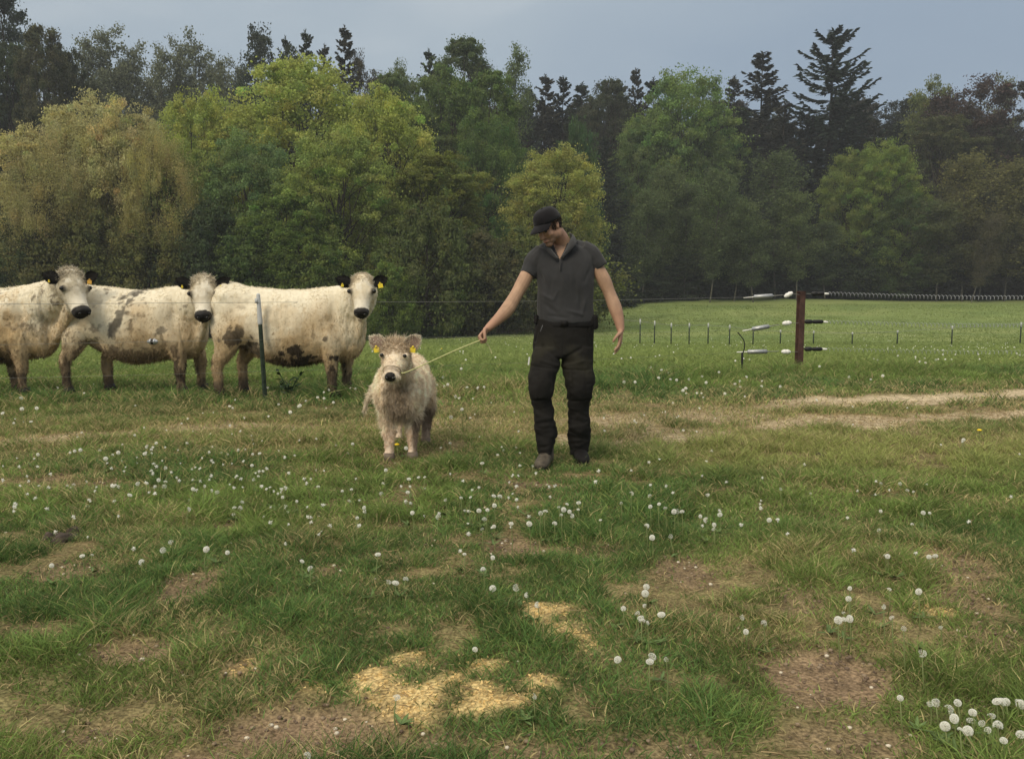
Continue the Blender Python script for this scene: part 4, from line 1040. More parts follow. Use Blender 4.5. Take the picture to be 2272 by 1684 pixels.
    for s, base, od, ud, ear, (Ve, Fe) in beast_head_fittings(o, P, d, nrm, wv, k, M_CALFEAR, ears, eye_r=.0135, nose_w=.74, hw=.87, chin=False):
        re = np.random.default_rng(9); n = 1800
        Pp, Nq, _ = sample(Ve, [Fe], n, Ve, re); q = (Pp - base) @ od
        edge = np.abs((Pp - base) @ unit(np.cross(od, np.cross(od, ud)))) > .034
        keep = edge | (q > .10) | (re.random(n) < .12); Pp, Nq = Pp[keep], Nq[keep]; n = len(Pp)
        V5, F5, c5 = strands(Pp, unit(od * .6 + Nq * .35 + re.normal(size=(n, 3)) * .5), .018, .0035, np.tile([.80, .72, .58], (n, 1)) * (.8 + .4 * re.random((n, 1))), None, re)
        mesh_obj('ear_hair', V5, F5, M_HAIR, ear, c5, smooth=False)
        ear_tag(ear, base + od * .065 + np.array([0, -.022, -.045]), .038, M_TAG, tilt=.15 * s)
    return o, org, P, d, nrm, wv, k
M_HOOF = mat('calf_hoof', (.16, .125, .095), rough=.6); M_CALFEAR = mat('calf_ear', (.24, .17, .13), rough=.9, noise=(30, .7, 1.2))
CALF = calf()
# ------------------------------------------------------------------ the man
M_SKIN = mat('skin', attr=True, rough=.55, spec=.3, noise=(18, .9, 1.08), bump=(60, .15, .003))
M_SHIRT = mat('polo_cloth', (.040, .040, .042), rough=.95, spec=.06, noise=(5, .85, 1.15), bump=(9, .55, .02), sheen=.15)
M_TROUSER = mat('work_trouser_cloth', attr=True, rough=.88, spec=.15, noise=(7, .8, 1.25), bump=(8, .7, .025))
M_CAP = mat('cap_cloth', (.010, .009, .011), rough=.9, spec=.15, noise=(40, .85, 1.2), sheen=.1)
M_HAIRD = mat('dark_hair', attr=True, rough=.6, spec=.3)
M_LEATHER = mat('black_leather', (.010, .009, .009), rough=.7, spec=.15)
M_BOOT = mat('worn_boot', (.065, .054, .040), rough=.75, noise=(25, .6, 1.8), bump=(40, .5, .005))
M_METAL = mat('dull_metal', (.16, .16, .17), rough=.45, metallic=.8)
M_PAPER = mat('white_tag', (.7, .7, .68), rough=.7)

def man():
    Y0 = 6.25; foot = W(1243, 1025, 6.2)
    O = np.array([foot[0], 6.2, 0.0])
    o = empty('person', O, 'man in black cap, grey polo shirt and dark trousers leading the calf', 'person')
    def w(u, v, Y): return W(u, v, Y) - O
    def hring(rows):            # (v, left u, right u, Y, ry)
        Cn, A, B = [], [], []
        for v, ul, ur, Y, ry in rows:
            a, b = w(ul, v, Y), w(ur, v, Y); Cn.append((a + b) / 2); A.append((b - a) / 2); B.append((0, ry, 0))
        return Cn, A, B
    parts = []
    # --- body
    T = [(544, 1226, 1262, 6.29, .050), (560, 1206, 1290, 6.28, .080), (580, 1198, 1304, 6.27, .102), (615, 1197, 1308, 6.25, .105), (660, 1199, 1310, 6.25, .10), (700, 1196, 1311, 6.25, .10), (750, 1190, 1311, 6.25, .11), (790, 1186, 1310, 6.25, .10)]
    parts.append(loft(*hring(T), 24, 4))
    def limb(pts, rad, **k): return tube([w(*p) for p in pts], rad, k=14, n=4, **k)
    parts.append(limb([(1190, 572, 6.27), (1172, 604, 6.24), (1160, 628, 6.21), (1145, 655, 6.18), (1126, 686, 6.13), (1104, 709, 6.09), (1084, 727, 6.06)], np.array([.052, .048, .049, .044, .048, .036, .0265])))
    parts.append(limb([(1307, 566, 6.28), (1326, 596, 6.27), (1340, 622, 6.26), (1352, 650, 6.25), (1365, 684, 6.22), (1373, 710, 6.20), (1377, 731, 6.18)], np.array([.052, .047, .049, .043, .047, .037, .027])))
    parts.append(limb([(1214, 790, 6.2), (1204, 845, 6.12), (1206, 925, 6.15), (1210, 1000, 6.135)], [.058, .052, .045, .040]))
    parts.append(limb([(1283, 790, 6.25), (1284, 850, 6.22), (1286, 925, 6.28), (1285, 1000, 6.32)], [.058, .052, .045, .040]))
    # --- head
    Hc = w(1218, 504, 6.17)
    yaw = math.radians(-43); pit = math.radians(30)
    f0 = np.array([math.sin(yaw), -math.cos(yaw), 0]); f = f0 * math.cos(pit) - np.array([0, 0, math.sin(pit)]); up = f0 * math.sin(pit) + np.array([0, 0, math.cos(pit)])
    lf = np.cross(up, f)                       # the man's left
    roll = math.radians(6); lf, up = lf * math.cos(roll) + up * math.sin(roll), up * math.cos(roll) - lf * math.sin(roll)
    R = np.column_stack([f, lf, up])
    hs = .94
    def h(x, y, z): return Hc + R @ (np.array([x, y, z]) * hs)
    def el(c, r, rot=None):
        M = R if rot is None else R @ rot
        return ellipsoid(h(*c), np.array(r) * hs, M, 18, 12)
    parts += [el((-.012, 0, .035), (.098, .077, .088)), el((.030, 0, -.028), (.064, .063, .078)), el((.040, 0, -.070), (.050, .050, .042)), el((.068, 0, -.102), (.026, .030, .022)),
              el((.080, 0, .024), (.020, .055, .014)), el((.085, 0, -.070), (.018, .026, .012)), el((-.005, .05, -.055), (.05, .022, .04)), el((-.005, -.05, -.055), (.05, .022, .04)),
              el((.055, .038, -.028), (.03, .025, .026)), el((.055, -.038, -.028), (.03, .025, .026))]
    parts.append(tube([h(.088, 0, .012), h(.105, 0, -.015), h(.115, 0, -.034)], np.array([.010, .0125, .0145]) * hs, k=10))
    parts.append(ellipsoid(h(.100, 0, -.040), (.012 * hs, .017 * hs, .009 * hs), R))
    for s in (-1, 1):
        V, F = leaf_ear(h(-.012, s * .068, -.028), R @ [0, s * .12, 1], R @ [-.8, s * .35, .1], .058, .036, .010, cup=.25); parts.append((V, F))
        parts.append(el((-.010, s * .072, -.004), (.016, .008, .024)))
    # neck
    parts.append(tube([w(1252, 556, 6.30), w(1247, 538, 6.285), w(1238, 522, 6.25), h(-.02, 0, -.01)], np.array([.070, .060, .056, .055]), k=16, n=4))
    parts.append(tube([w(1272, 556, 6.31), w(1260, 544, 6.30), w(1250, 528, 6.28)], np.array([.04, .038, .032]), k=10, n=4))
    # --- hands
    def hand(wr, fd, pn, th_side, curls, spread=.10, thumb_close=.6, size=1.0):
        """wr wrist, fd finger direction, pn palm normal, th_side direction of the thumb"""
        fd = unit(np.array(fd, float)); pn = unit(np.array(pn, float) - fd * (np.array(pn) @ fd)); ts = unit(np.cross(fd, pn)); 
        if ts @ np.array(th_side) < 0: ts = -ts
        out = []; k = size
        out.append(loft([wr - fd * .015 * k, wr + fd * .015 * k, wr + fd * .05 * k, wr + fd * .088 * k, wr + fd * .096 * k], [ts * .024 * k, ts * .030 * k, ts * .040 * k, ts * .040 * k, ts * .034 * k], [pn * .019 * k, pn * .018 * k, pn * .016 * k, pn * .013 * k, pn * .009 * k], 16, 3))
        for i, (ln, cu) in enumerate(zip((.072, .080, .075, .060), curls)):
            off = (.030 - .0205 * i) * k; b = wr + fd * (.088 - .006 * abs(i - 1)) * k + ts * off
            a = 0; p = [b]; d0 = unit(fd + ts * spread * (1.2 - i) * .5)
            for j, (fr, w_) in enumerate(((.46, .75), (.30, 1.0), (.24, .7))):
                a += cu * w_; dd = d0 * math.cos(a) + pn * math.sin(a); p.append(p[-1] + dd * ln * fr * k)
            out.append(tube(p, np.array([.0100, .0094, .0086, .0074]) * k, k=10, n=3))
        b = wr + fd * .028 * k + ts * .030 * k
        d1 = unit(ts * .8 + fd * .65 + pn * .35); d2 = unit(fd * .8 + ts * (.45 - thumb_close * .5) + pn * (.25 + thumb_close)); d3 = unit(fd * .9 + pn * (.2 + thumb_close) - ts * thumb_close * .4)
        out.append(tube([b - d1 * .012, b + d1 * .030 * k, b + d1 * .030 * k + d2 * .030 * k, b + d1 * .030 * k + d2 * .03 * k + d3 * .024 * k], np.array([.015, .0125, .0105, .0085]) * k, k=10, n=3))
        return out
    wl = w(1083, 728, 6.06)
    parts += hand(wl, w(1062, 752, 6.03) - wl, (.45, -.35, -.75), (-.6, -.6, .1), (1.42, 1.45, 1.48, 1.5), spread=.03, thumb_close=.6, size=1.03)
    wr_ = w(1377, 731, 6.18)
    parts += hand(wr_, w(1375, 775, 6.15) - wr_, (-.75, .1, -.3), (-.3, -1, 0), (.30, .26, .24, .22), spread=.03, thumb_close=.30, size=1.03)
    V, F = remesh(parts, .0042, 3, .5)
    c = np.tile([.40, .25, .165], (len(V), 1)); c = c * (1 + (fbm(V, 40, 2, 3) - .5) * .35 + (fbm(V, 9, 2, 31) - .5) * .25)[:, None]
    q = (V - Hc) @ R / hs
    inh = (np.linalg.norm(q, axis=1) < .17)
    c = mixc(c, [.43, .225, .15], inh * .6)
    beard = inh * sstep(-q[:, 2], .030, .055) * sstep(q[:, 0], -.01, .02) * (1 - np.exp(-((q[:, 2] + .070) / .010) ** 2) * (q[:, 0] > .07) * (np.abs(q[:, 1]) < .026))
    c = mixc(c, [.16, .105, .075], beard * .62)
    c = mixc(c, [.10, .065, .045], inh * np.exp(-((q[:, 2] - .026) / .006) ** 2) * (np.abs(q[:, 1]) > .012) * (np.abs(q[:, 1]) < .05) * (q[:, 0] > .06) * .9)
    c = mixc(c, [.42, .17, .13], inh * np.exp(-((q[:, 2] + .070) / .008) ** 2) * (q[:, 0] > .078) * (np.abs(q[:, 1]) < .024) * .7)
    hn = np.minimum(np.linalg.norm(V - wl, axis=1), np.linalg.norm(V - wr_, axis=1))
    c = mixc(c, [.42, .22, .155], sstep(-hn, -.2, -.02) * .6)
    mesh_obj('body', V, F, M_SKIN, o, c)
    for s in (-1, 1):
        V, F = ellipsoid(h(.078, s * .031, .004), (.011, .011, .011), k=14, m=8); mesh_obj('eye', V, F, M_EYE, o)
        # eyelid crease
    # --- hair under the cap
    r = np.random.default_rng(21); n = 5200
    qq = unit(r.normal(size=(n, 3))) * np.array([.101, .0795, .088]) + np.array([-.012, 0, .033])
    k = (qq[:, 2] < .055) & (qq[:, 2] > -.050) & (qq[:, 0] < .042 - .0 * qq[:, 2]) & ~((np.abs(qq[:, 0] + .008) < .020) & (qq[:, 2] < .018)) & ((qq[:, 0] < -.01) | (qq[:, 2] > -.022))
    qq = qq[k]; n = len(qq); pp = Hc + (qq * hs) @ R.T
    dd = unit((r.normal(size=(n, 3)) * .25 + np.array([-.35, 0, -1])) @ R.T)
    V, F, cc = strands(pp, dd, .022 * (.6 + .8 * r.random(n)), .0028, np.tile([.030, .021, .016], (n, 1)) * (.6 + .8 * r.random((n, 1))), None, r); mesh_obj('hair', V, F, M_HAIRD, o, cc, smooth=False)
    # --- cap
    cap = MB()
    rows = []
    for i, ph in enumerate(np.linspace(0, 1, 9)):
        z = .042 + .098 * math.sin(ph * math.pi / 2); s_ = math.cos(ph * math.pi / 2) ** .62 if ph < 1 else .02
        th = np.linspace(0, 2 * np.pi, 28, endpoint=False)
        tilt = .022 * (1 - ph)
        rows.append(np.array([h(-.010 + .112 * s_ * math.cos(t), .090 * s_ * math.sin(t), z + tilt * math.cos(t) * .5 - .0015 * math.cos(6 * t) * s_) for t in th]))
    V, F = rings_mesh(np.array(rows)); cap.add(V, F)
    V, F = ellipsoid(h(-.010, 0, .141), (.008, .008, .004), R, 10, 5); cap.add(V, F)
    cp = cap.obj('cap', M_CAP, o)
    nb = 15; top = []
    for i in range(nb):
        t = -1.12 + 2.24 * i / (nb - 1); row = []
        x0, y0 = -.010 + .111 * math.cos(t), .0895 * math.sin(t)
        reach = .082 * math.cos(t * .92) ** .8 if abs(t) < 1.4 else 0
        for j in range(7):
            s_ = j / 6; y = y0 * (1 - .05 * s_); row.append((x0 + reach * s_, y, .053 + .010 * math.cos(t) - .014 * s_ - .42 * (y ** 2) / .09 * .5 - .012 * s_ * s_))
        top.append(row)
    top = np.array(top); Vt = np.array([[h(*p) for p in row] for row in top]).reshape(-1, 3); Vb = Vt - up * .0035
    F = []
    for i in range(nb - 1):
        for j in range(6):
            a = i * 7 + j; F.append([a, a + 1, a + 8, a + 7]); F.append([x + nb * 7 for x in (a + 7, a + 8, a + 1, a)])
    for i in range(nb - 1): a = i * 7 + 6; F.append([a, a + nb * 7, a + 7 + nb * 7, a + 7])
    mesh_obj('visor', np.vstack([Vt, Vb]), np.array(F), M_CAP, cp)
    # --- shirt
    T = [(540, 1226, 1272, 6.30, .064), (547, 1206, 1296, 6.295, .086), (557, 1184, 1315, 6.29, .108), (575, 1180, 1322, 6.28, .124), (598, 1184, 1319, 6.26, .132), (620, 1191, 1317, 6.25, .134), (650, 1193, 1317, 6.25, .128), (678, 1192, 1316, 6.25, .124), (698, 1192, 1317, 6.25, .126), (711, 1194, 1316, 6.25, .130), (716, 1198, 1313, 6.25, .126)]
    sh = [loft(*hring(T), 28, 4)]
    sh.append(limb([(1205, 562, 6.285), (1188, 578, 6.265), (1178, 596, 6.25), (1171, 611, 6.235)], np.array([.070, .068, .062, .058]), round_caps=False))
    sh.append(limb([(1292, 556, 6.29), (1311, 564, 6.285), (1324, 580, 6.275), (1333.5, 594, 6.27)], np.array([.070, .066, .060, .056]), round_caps=False))
    sh.append(limb([(1258, 548, 6.31), (1280, 549, 6.305), (1306, 560, 6.29)], np.array([.052, .052, .058])))
    sh.append(limb([(1226, 552, 6.30), (1212, 555, 6.295), (1192, 572, 6.275)], np.array([.050, .052, .060])))
    V, F = remesh(sh, .006, 4, .5)
    Nn = vnormals(V, F)
    # folds: drape from the shoulders, pull at the waist and armpits
    zz = V[:, 2]; fold = np.zeros(len(V)); px = V[:, 0]
    def crease(p0, p1, wd, amp):
        a, b = w(*p0, 6.12), w(*p1, 6.12); ab = (b - a)[[0, 2]]; q = V[:, [0, 2]] - a[[0, 2]]
        t = np.clip(q @ ab / (ab @ ab), 0, 1); d_ = np.abs(q[:, 0] * ab[1] - q[:, 1] * ab[0]) / np.linalg.norm(ab); d_ = np.linalg.norm(q - t[:, None] * ab, axis=1)
        return amp * np.exp(-(d_ / wd) ** 2) * np.sin(np.pi * np.clip(t * .9 + .08, 0, 1))
    front = V[:, 1] < .08
    for p0, p1, wd, am in [((1206, 672), (1240, 700), .016, -.012), ((1200, 650), (1228, 668), .012, .010), ((1228, 668), (1240, 640), .010, .007), ((1286, 640), (1292, 700), .014, -.012), ((1300, 660), (1290, 705), .013, .010), ((1262, 690), (1300, 700), .012, .008),
                           ((1196, 600), (1212, 640), .014, -.010), ((1312, 592), (1296, 630), .014, -.010), ((1214, 700), (1262, 706), .010, -.007), ((1250, 600), (1252, 660), .020, .006), ((1222, 620), (1216, 680), .014, -.006), ((1275, 600), (1280, 680), .016, -.007), ((1180, 580), (1190, 606), .012, -.008), ((1320, 570), (1318, 596), .012, -.008)]:
        fold += crease(p0, p1, wd, am) * front
    V = V + Nn * (fold + (fbm(V * [1, 1, .5], 14, 3, 5) - .5) * .016)[:, None]
    # open V at the throat
    a = w(1242, 577, 6.15); ax = w(1219, 541, 6.15); bx = w(1268, 538, 6.15)
    T_ = [f_ for f_ in F]
    keepF = []
    for f_ in T_:
        m = V[f_].mean(1); t = (m[:, 2] - a[2]) / (ax[2] - a[2]); hwL = (a[0] - ax[0]) * t; hwR = (bx[0] - a[0]) * t
        cut = (t > 0) & (m[:, 0] > a[0] - hwL * .62) & (m[:, 0] < a[0] + hwR * .66) & (m[:, 1] < .10)
        keepF.append(f_[~cut])
    shirt = mesh_obj('polo_shirt', V, keepF, M_SHIRT, o); sm = shirt.modifiers.new('t', 'SOLIDIFY'); sm.thickness = .003; sm.offset = -1
    # chest skin inside the open collar is the body; collar band
    def flap(pts_in, pts_out, nm='collar'):
        A = np.array([w(*p) for p in pts_in]); B = np.array([w(*p) for p in pts_out]); A = spline(A, 4); B = spline(B, 4); n_ = len(A)
        Mi = (A + B) / 2 + np.array([0, -.006, .006]); V = np.vstack([A, Mi, B]); F = [[i, i + 1, n_ + i + 1, n_ + i] for i in range(n_ - 1)] + [[n_ + i, n_ + i + 1, 2 * n_ + i + 1, 2 * n_ + i] for i in range(n_ - 1)]
        ob = mesh_obj(nm, V, np.array(F), M_SHIRT, shirt); s2 = ob.modifiers.new('t', 'SOLIDIFY'); s2.thickness = .005; s2.offset = 0
    flap([(1243, 574, 6.132), (1254, 556, 6.158), (1264, 535, 6.20), (1269, 521, 6.27), (1262, 517, 6.36)], [(1248, 575, 6.130), (1274, 547, 6.142), (1279, 538, 6.18), (1277, 530, 6.28), (1266, 527, 6.38)])
    flap([(1241, 576, 6.130), (1228, 560, 6.148), (1218, 545, 6.17), (1217, 534, 6.25)], [(1233, 577, 6.126), (1212, 556, 6.142), (1207, 548, 6.17), (1209, 540, 6.26)])
    pk = tube([w(1243, 577, 6.118), w(1243, 600, 6.110)], [.006, .005], k=8, smooth=False); mesh_obj('placket', pk[0] , pk[1], M_SHIRT, shirt)
    # --- trousers
    legL = [(770, 1184, 1246, 6.22, .105), (809, 1177.5, 1243, 6.17, .102), (835, 1171, 1236, 6.12, .100), (852, 1171, 1233, 6.10, .096), (874, 1174, 1229, 6.11, .090), (892, 1179, 1226, 6.13, .082), (907, 1183, 1228, 6.14, .080), (929, 1186, 1230, 6.15, .082), (950, 1188, 1234, 6.16, .084), (965, 1189, 1236, 6.16, .082), (980, 1191, 1231, 6.15, .076), (996, 1192, 1229, 6.14, .078), (1008, 1195, 1229, 6.13, .076)]
    legR = [(770, 1243, 1318, 6.25, .11), (809, 1246, 1316, 6.23, .104), (842, 1253, 1317, 6.20, .100), (862, 1256, 1314, 6.20, .094), (885, 1259, 1311, 6.22, .086), (918, 1257, 1309, 6.26, .082), (945, 1260, 1310, 6.28, .082), (961, 1261, 1310, 6.29, .080), (994, 1264, 1306, 6.31, .074), (1008, 1264, 1305, 6.31, .078)]
    hips = [(708, 1190, 1317, 6.25, .116), (722, 1187, 1318, 6.25, .122), (745, 1184, 1318, 6.25, .128), (765, 1182, 1318, 6.25, .126), (785, 1184, 1316, 6.24, .11), (796, 1195, 1308, 6.24, .08)]
    tr = [loft(*hring(legL), 24, 4), loft(*hring(legR), 24, 4), loft(*hring(hips), 24, 4)]
    # cargo pockets and knee pads
    for u, v, Y, rx, ry, rz in [(1181, 838, 6.13, .022, .045, .065), (1307, 842, 6.22, .020, .045, .065), (1203, 852, 6.05, .055, .014, .065), (1284, 858, 6.14, .050, .012, .065), (1312, 716, 6.22, .022, .03, .045)]:
        tr.append(ellipsoid(w(u, v, Y), (rx, ry, rz), k=16, m=10))
    V, F = remesh(tr, .007, 4, .5); Nn = vnormals(V, F)
    z = V[:, 2]
    wr = (fbm(V * [.8, .8, 1.3], 9, 3, 9) - .5) * .034 * (.4 + sstep(.95 - z, 0, .4)) + (fbm(V * [.7, .7, 2.2], 22, 2, 19) - .5) * .014 * sstep(.35 - z, -.2, .2)
    V = V + Nn * wr[:, None]
    cr = np.zeros(len(V))
    for p0, p1, wd, am in [((1243, 800), (1205, 770), .012, -.012), ((1246, 800), (1290, 775), .012, -.012), ((1240, 812), (1200, 800), .010, .008), ((1250, 815), (1296, 802), .010, .008), ((1182, 812), (1232, 818), .007, -.008), ((1180, 888), (1226, 884), .008, -.010), ((1252, 822), (1312, 822), .007, -.008), ((1260, 893), (1308, 890), .008, -.010),
                           ((1186, 905), (1226, 925), .010, -.005), ((1190, 940), (1232, 930), .010, -.005), ((1192, 965), (1234, 975), .009, -.005), ((1262, 912), (1304, 930), .010, -.005), ((1262, 950), (1306, 942), .010, -.005), ((1264, 975), (1304, 982), .009, -.005), ((1196, 820), (1194, 884), .005, -.006), ((1222, 822), (1220, 884), .005, -.006), ((1268, 826), (1268, 888), .005, -.006), ((1300, 826), (1297, 888), .005, -.006), ((1252, 730), (1250, 790), .006, -.006), ((1196, 730), (1188, 760), .006, -.007), ((1306, 730), (1314, 756), .006, -.007)]:
        a_, b_ = w(*p0, 6.1), w(*p1, 6.1); ab = (b_ - a_)[[0, 2]]; q = V[:, [0, 2]] - a_[[0, 2]]; t = np.clip(q @ ab / (ab @ ab), 0, 1); cr += am * np.exp(-(np.linalg.norm(q - t[:, None] * ab, axis=1) / wd) ** 2) * (V[:, 1] < .06)
    V = V + Nn * (cr * .8)[:, None]
    c = np.tile([.0135, .0125, .0115], (len(V), 1)); kn = fbm(V, 6, 2, 44)
    c = mixc(c, [.026, .024, .017], sstep(kn, .42, .62) * sstep(-np.abs(z - .72), -.26, -.05) * .8 * (V[:, 1] < 0))
    tro = mesh_obj('trousers', V, F, M_TROUSER, o, c)
    V, F = tube([w(1204, 722, 6.128), w(1199, 735, 6.122)], [.0022, .0022], k=6, smooth=False); mesh_obj('zip', V, F, M_METAL, tro)
    V, F = box(w(1173.5, 801, 6.16), (.010, .004, .055), np.array(Matrix.Rotation(.12, 3, 'Y'))); mesh_obj('white_label', V, F, M_PAPER, tro, smooth=False)
    # belt with buckle and pouch
    V, F = loft(*hring([(712, 1190, 1318, 6.25, .118), (714, 1189, 1318.5, 6.25, .122), (723, 1188, 1319, 6.25, .126), (725, 1189, 1318, 6.25, .123)]), 32, 1)
    belt = mesh_obj('belt', V, F, M_LEATHER, o)
    V, F = box(w(1252, 718, 6.123), (.05, .010, .036)); mesh_obj('buckle', V, F, M_LEATHER, belt)
    V, F = tube([w(1317, 704, 6.22), w(1318, 726, 6.22)], np.array([[.018, .03], [.018, .03]]), k=10, smooth=False); mesh_obj('pouch', V, F, M_LEATHER, belt)
    V, F = tube([w(1190, 702, 6.22), w(1189, 716, 6.21)], np.array([[.011, .016], [.010, .014]]), k=8, smooth=False); mesh_obj('key_clip', V, F, M_LEATHER, belt)
    # --- boots
    def boot(u, v, Y, turn, m):
        b = w(u, v, Y); b[2] = 0; fw = np.array([math.sin(turn), -math.cos(turn), 0]); sd = np.array([math.cos(turn), math.sin(turn), 0])
        def p(x, z): return b + fw * x + np.array([0, 0, z])
        up_ = [tube([p(-.02, .16), p(-.02, .10), p(-.01, .06)], [.050, .052, .055], k=16, n=3), 
               loft([p(-.075, .045), p(-.05, .05), p(0, .055), p(.07, .052), p(.13, .042), p(.175, .036), p(.20, .030)], [sd * .022, sd * .040, sd * .045, sd * .050, sd * .052, sd * .042, sd * .018], [(0, 0, .032), (0, 0, .048), (0, 0, .052), (0, 0, .046), (0, 0, .036), (0, 0, .028), (0, 0, .016)], 18, 3)]
        V, F = remesh(up_, .006, 3); Nn = vnormals(V, F); V = V + Nn * ((fbm(V, 30, 2, 3) - .5) * .006)[:, None]
        ob = mesh_obj('boot', V, F, m, o)
        rows = []
        for zz_ in (.0, .018):
            th = np.linspace(0, 2 * np.pi, 26, endpoint=False); rows.append([p(.062 + .145 * math.cos(t), zz_) + sd * .053 * math.sin(t) * (1 - .12 * math.cos(t + 2.6)) for t in th])
        V, F = rings_mesh(np.array(rows)); mesh_obj('sole', V, F, M_LEATHER, ob)
        for i in range(4):
            q = p(.035 + .028 * i, .104 - .013 * i); V, F = tube([q - sd * .022, q + np.array([0, 0, .008]), q + sd * .022], [.003, .003, .003], k=6, n=2); mesh_obj('lace', V, F, M_LEATHER, ob)
        return ob
    boot(1211, 1012, 6.13, -.25, M_BOOT); boot(1285, 1012, 6.32, .1, M_LEATHER)
    # --- rope, held in the hand
    hp = W(1061, 757, 6.00)
    return o, hp
MAN, HANDP = man()

M_ROPE = mat('rope', (.50, .50, .24), rough=.85, noise=(60, .8, 1.2)); M_HALTER = mat('halter_cord', (.36, .29, .20), rough=.9)
def rope():
    _, org, P, d, nrm, wv, k = CALF
    P = P + org
    side = P + d * .37 * k + wv * .088 * k * (1 if (wv[0] > 0) else -1) - nrm * .09 * k
    o = empty('lead_rope', HANDP, 'thin yellow-green lead rope stretched from the hand of the man to the calf muzzle', 'rope')
    O = np.array(HANDP)
    mid = W(952, 804, 6.08)
    pts = [side - O, (side - O) * .8 + (mid - O) * .2 + np.array([0, -.02, -.012]), mid - O, (mid - O) * .5 + [0, 0, .004], np.zeros(3), W(1072, 756, 6.02) - O, W(1080, 763, 6.03) - O, W(1087, 773, 6.04) - O, W(1091, 784, 6.04) - O]
    V, F = tube(pts, .0042, k=7, n=6); mesh_obj('rope', V, F, M_ROPE, o)
    # halter loop round the nose
    loop = []
    for t in np.linspace(0, 2 * np.pi, 15)[:-1]:
        loop.append(P + d * (.365 * k) - nrm * (.088 * k) + wv * math.cos(t) * .099 * k + nrm * math.sin(t) * .104 * k - O)
    loop.append(loop[0]); V, F = tube(loop, .0030, k=7, n=3); mesh_obj('halter', V, F, M_HALTER, o)
rope()
# ------------------------------------------------------------------ fence
M_POST = mat('rusty_steel', (.075, .040, .031), rough=.85, noise=(12, .6, 1.5), bump=(30, .5, .006), spec=.25)
M_GPOST = mat('green_painted_steel', (.020, .032, .020), rough=.7, noise=(20, .6, 1.5))
M_WHITE = mat('white_ceramic', (.78, .77, .73), rough=.35); M_GALV = mat('galvanised_metal', (.42, .43, .44), rough=.42, metallic=.75, noise=(20, .8, 1.1))
M_BLKP = mat('black_plastic', (.012, .012, .012), rough=.5); M_WIRE = mat('fence_wire', (.24, .24, .22), rough=.5, metallic=.4); M_SLEEVE = mat('grey_plastic_sleeve', (.46, .47, .47), rough=.6)

PY = 13.3
def corner_post():
    b = G(1776, 818); b = np.array([W(1776, 700, PY)[0], PY, 0.0])
    o = empty('corner_post', b, 'thick rust-brown fence post with white insulators, at the gate', 'fence post')
    z1 = W(1776, 648, PY)[2]
    mb = MB()       # H-shaped section
    prof = np.array([(-.072, -.07), (.072, -.07), (.072, -.055), (.012, -.045), (.012, .045), (.072, .055), (.072, .07), (-.072, .07), (-.072, .055), (-.012, .045), (-.012, -.045), (-.072, -.055)]) * .62
    prof = prof @ np.array([[math.cos(.35), math.sin(.35)], [-math.sin(.35), math.cos(.35)]])
    R = np.array([[(x, y, z) for x, y in prof] for z in (-.2, z1 * .33, z1 * .66, z1)])
    V, F = rings_mesh(R, cap=False); mb.add(V, F)
    V2 = np.array([(x, y, z1 + .001) for x, y in prof]); 
    V3, F3 = box((0, 0, z1 + .004), (.092, .09, .012), np.array(Matrix.Rotation(.35, 3, 'Z'))); mb.add(V3, F3)
    mb.obj('post', M_POST, o, smooth=False)
    for (u, v), rt in (((1749.5, 654), .5), ((1746, 717), .1), ((1744, 780.5), .0)):
        c = W(u, v, PY - .01) - b; dd = np.array([math.cos(rt), 0, math.sin(rt)]) * .045
        V, F = tube([c - dd, c - dd * .5, c, c + dd * .5, c + dd], [.026, .036, .030, .036, .026], k=14, n=3); ins = mesh_obj('insulator', V, F, M_WHITE, o)
        V, F = tube([c + dd * .9, np.array([-.03, -.02, c[2] + .0])], [.004, .004], k=6, smooth=False); mesh_obj('link', V, F, M_WIRE, ins)
    return b
CP = corner_post()

TY = 9.6
TP = np.array([W(582, 840, TY)[0], TY, 0.0])
def t_post():
    o = empty('fence_post', TP, 'slim dark green steel post with a pale grey sleeve in front of the right-hand cow', 'fence post')
    top = W(573, 655, TY) - TP; mid = W(577, 713, TY) - TP; bot = np.array([.03, 0, -.15])
    V, F = tube([bot, bot * .4 + mid * .6, mid], [.026, .024, .023], k=6, smooth=False, round_caps=False); mesh_obj('post', V, F, M_GPOST, o, smooth=False)
    # studs
    mb = MB()
    for i in range(9):
        q = bot + (mid - bot) * (.2 + .085 * i) + np.array([0, -.026, 0]); V, F = box(q, (.016, .012, .012)); mb.add(V, F)
    mb.obj('studs', M_GPOST, o, smooth=False)
    V, F = tube([mid + [0, 0, -.02], mid, top * .5 + mid * .5, top], [.027, .027, .023, .020], k=10, smooth=False, round_caps=True); s = mesh_obj('sleeve', V, F, M_SLEEVE, o)
    V, F = box(top + [-.016, -.012, -.06], (.03, .03, .05)); mesh_obj('wire_clip', V, F, M_SLEEVE, s)
t_post()

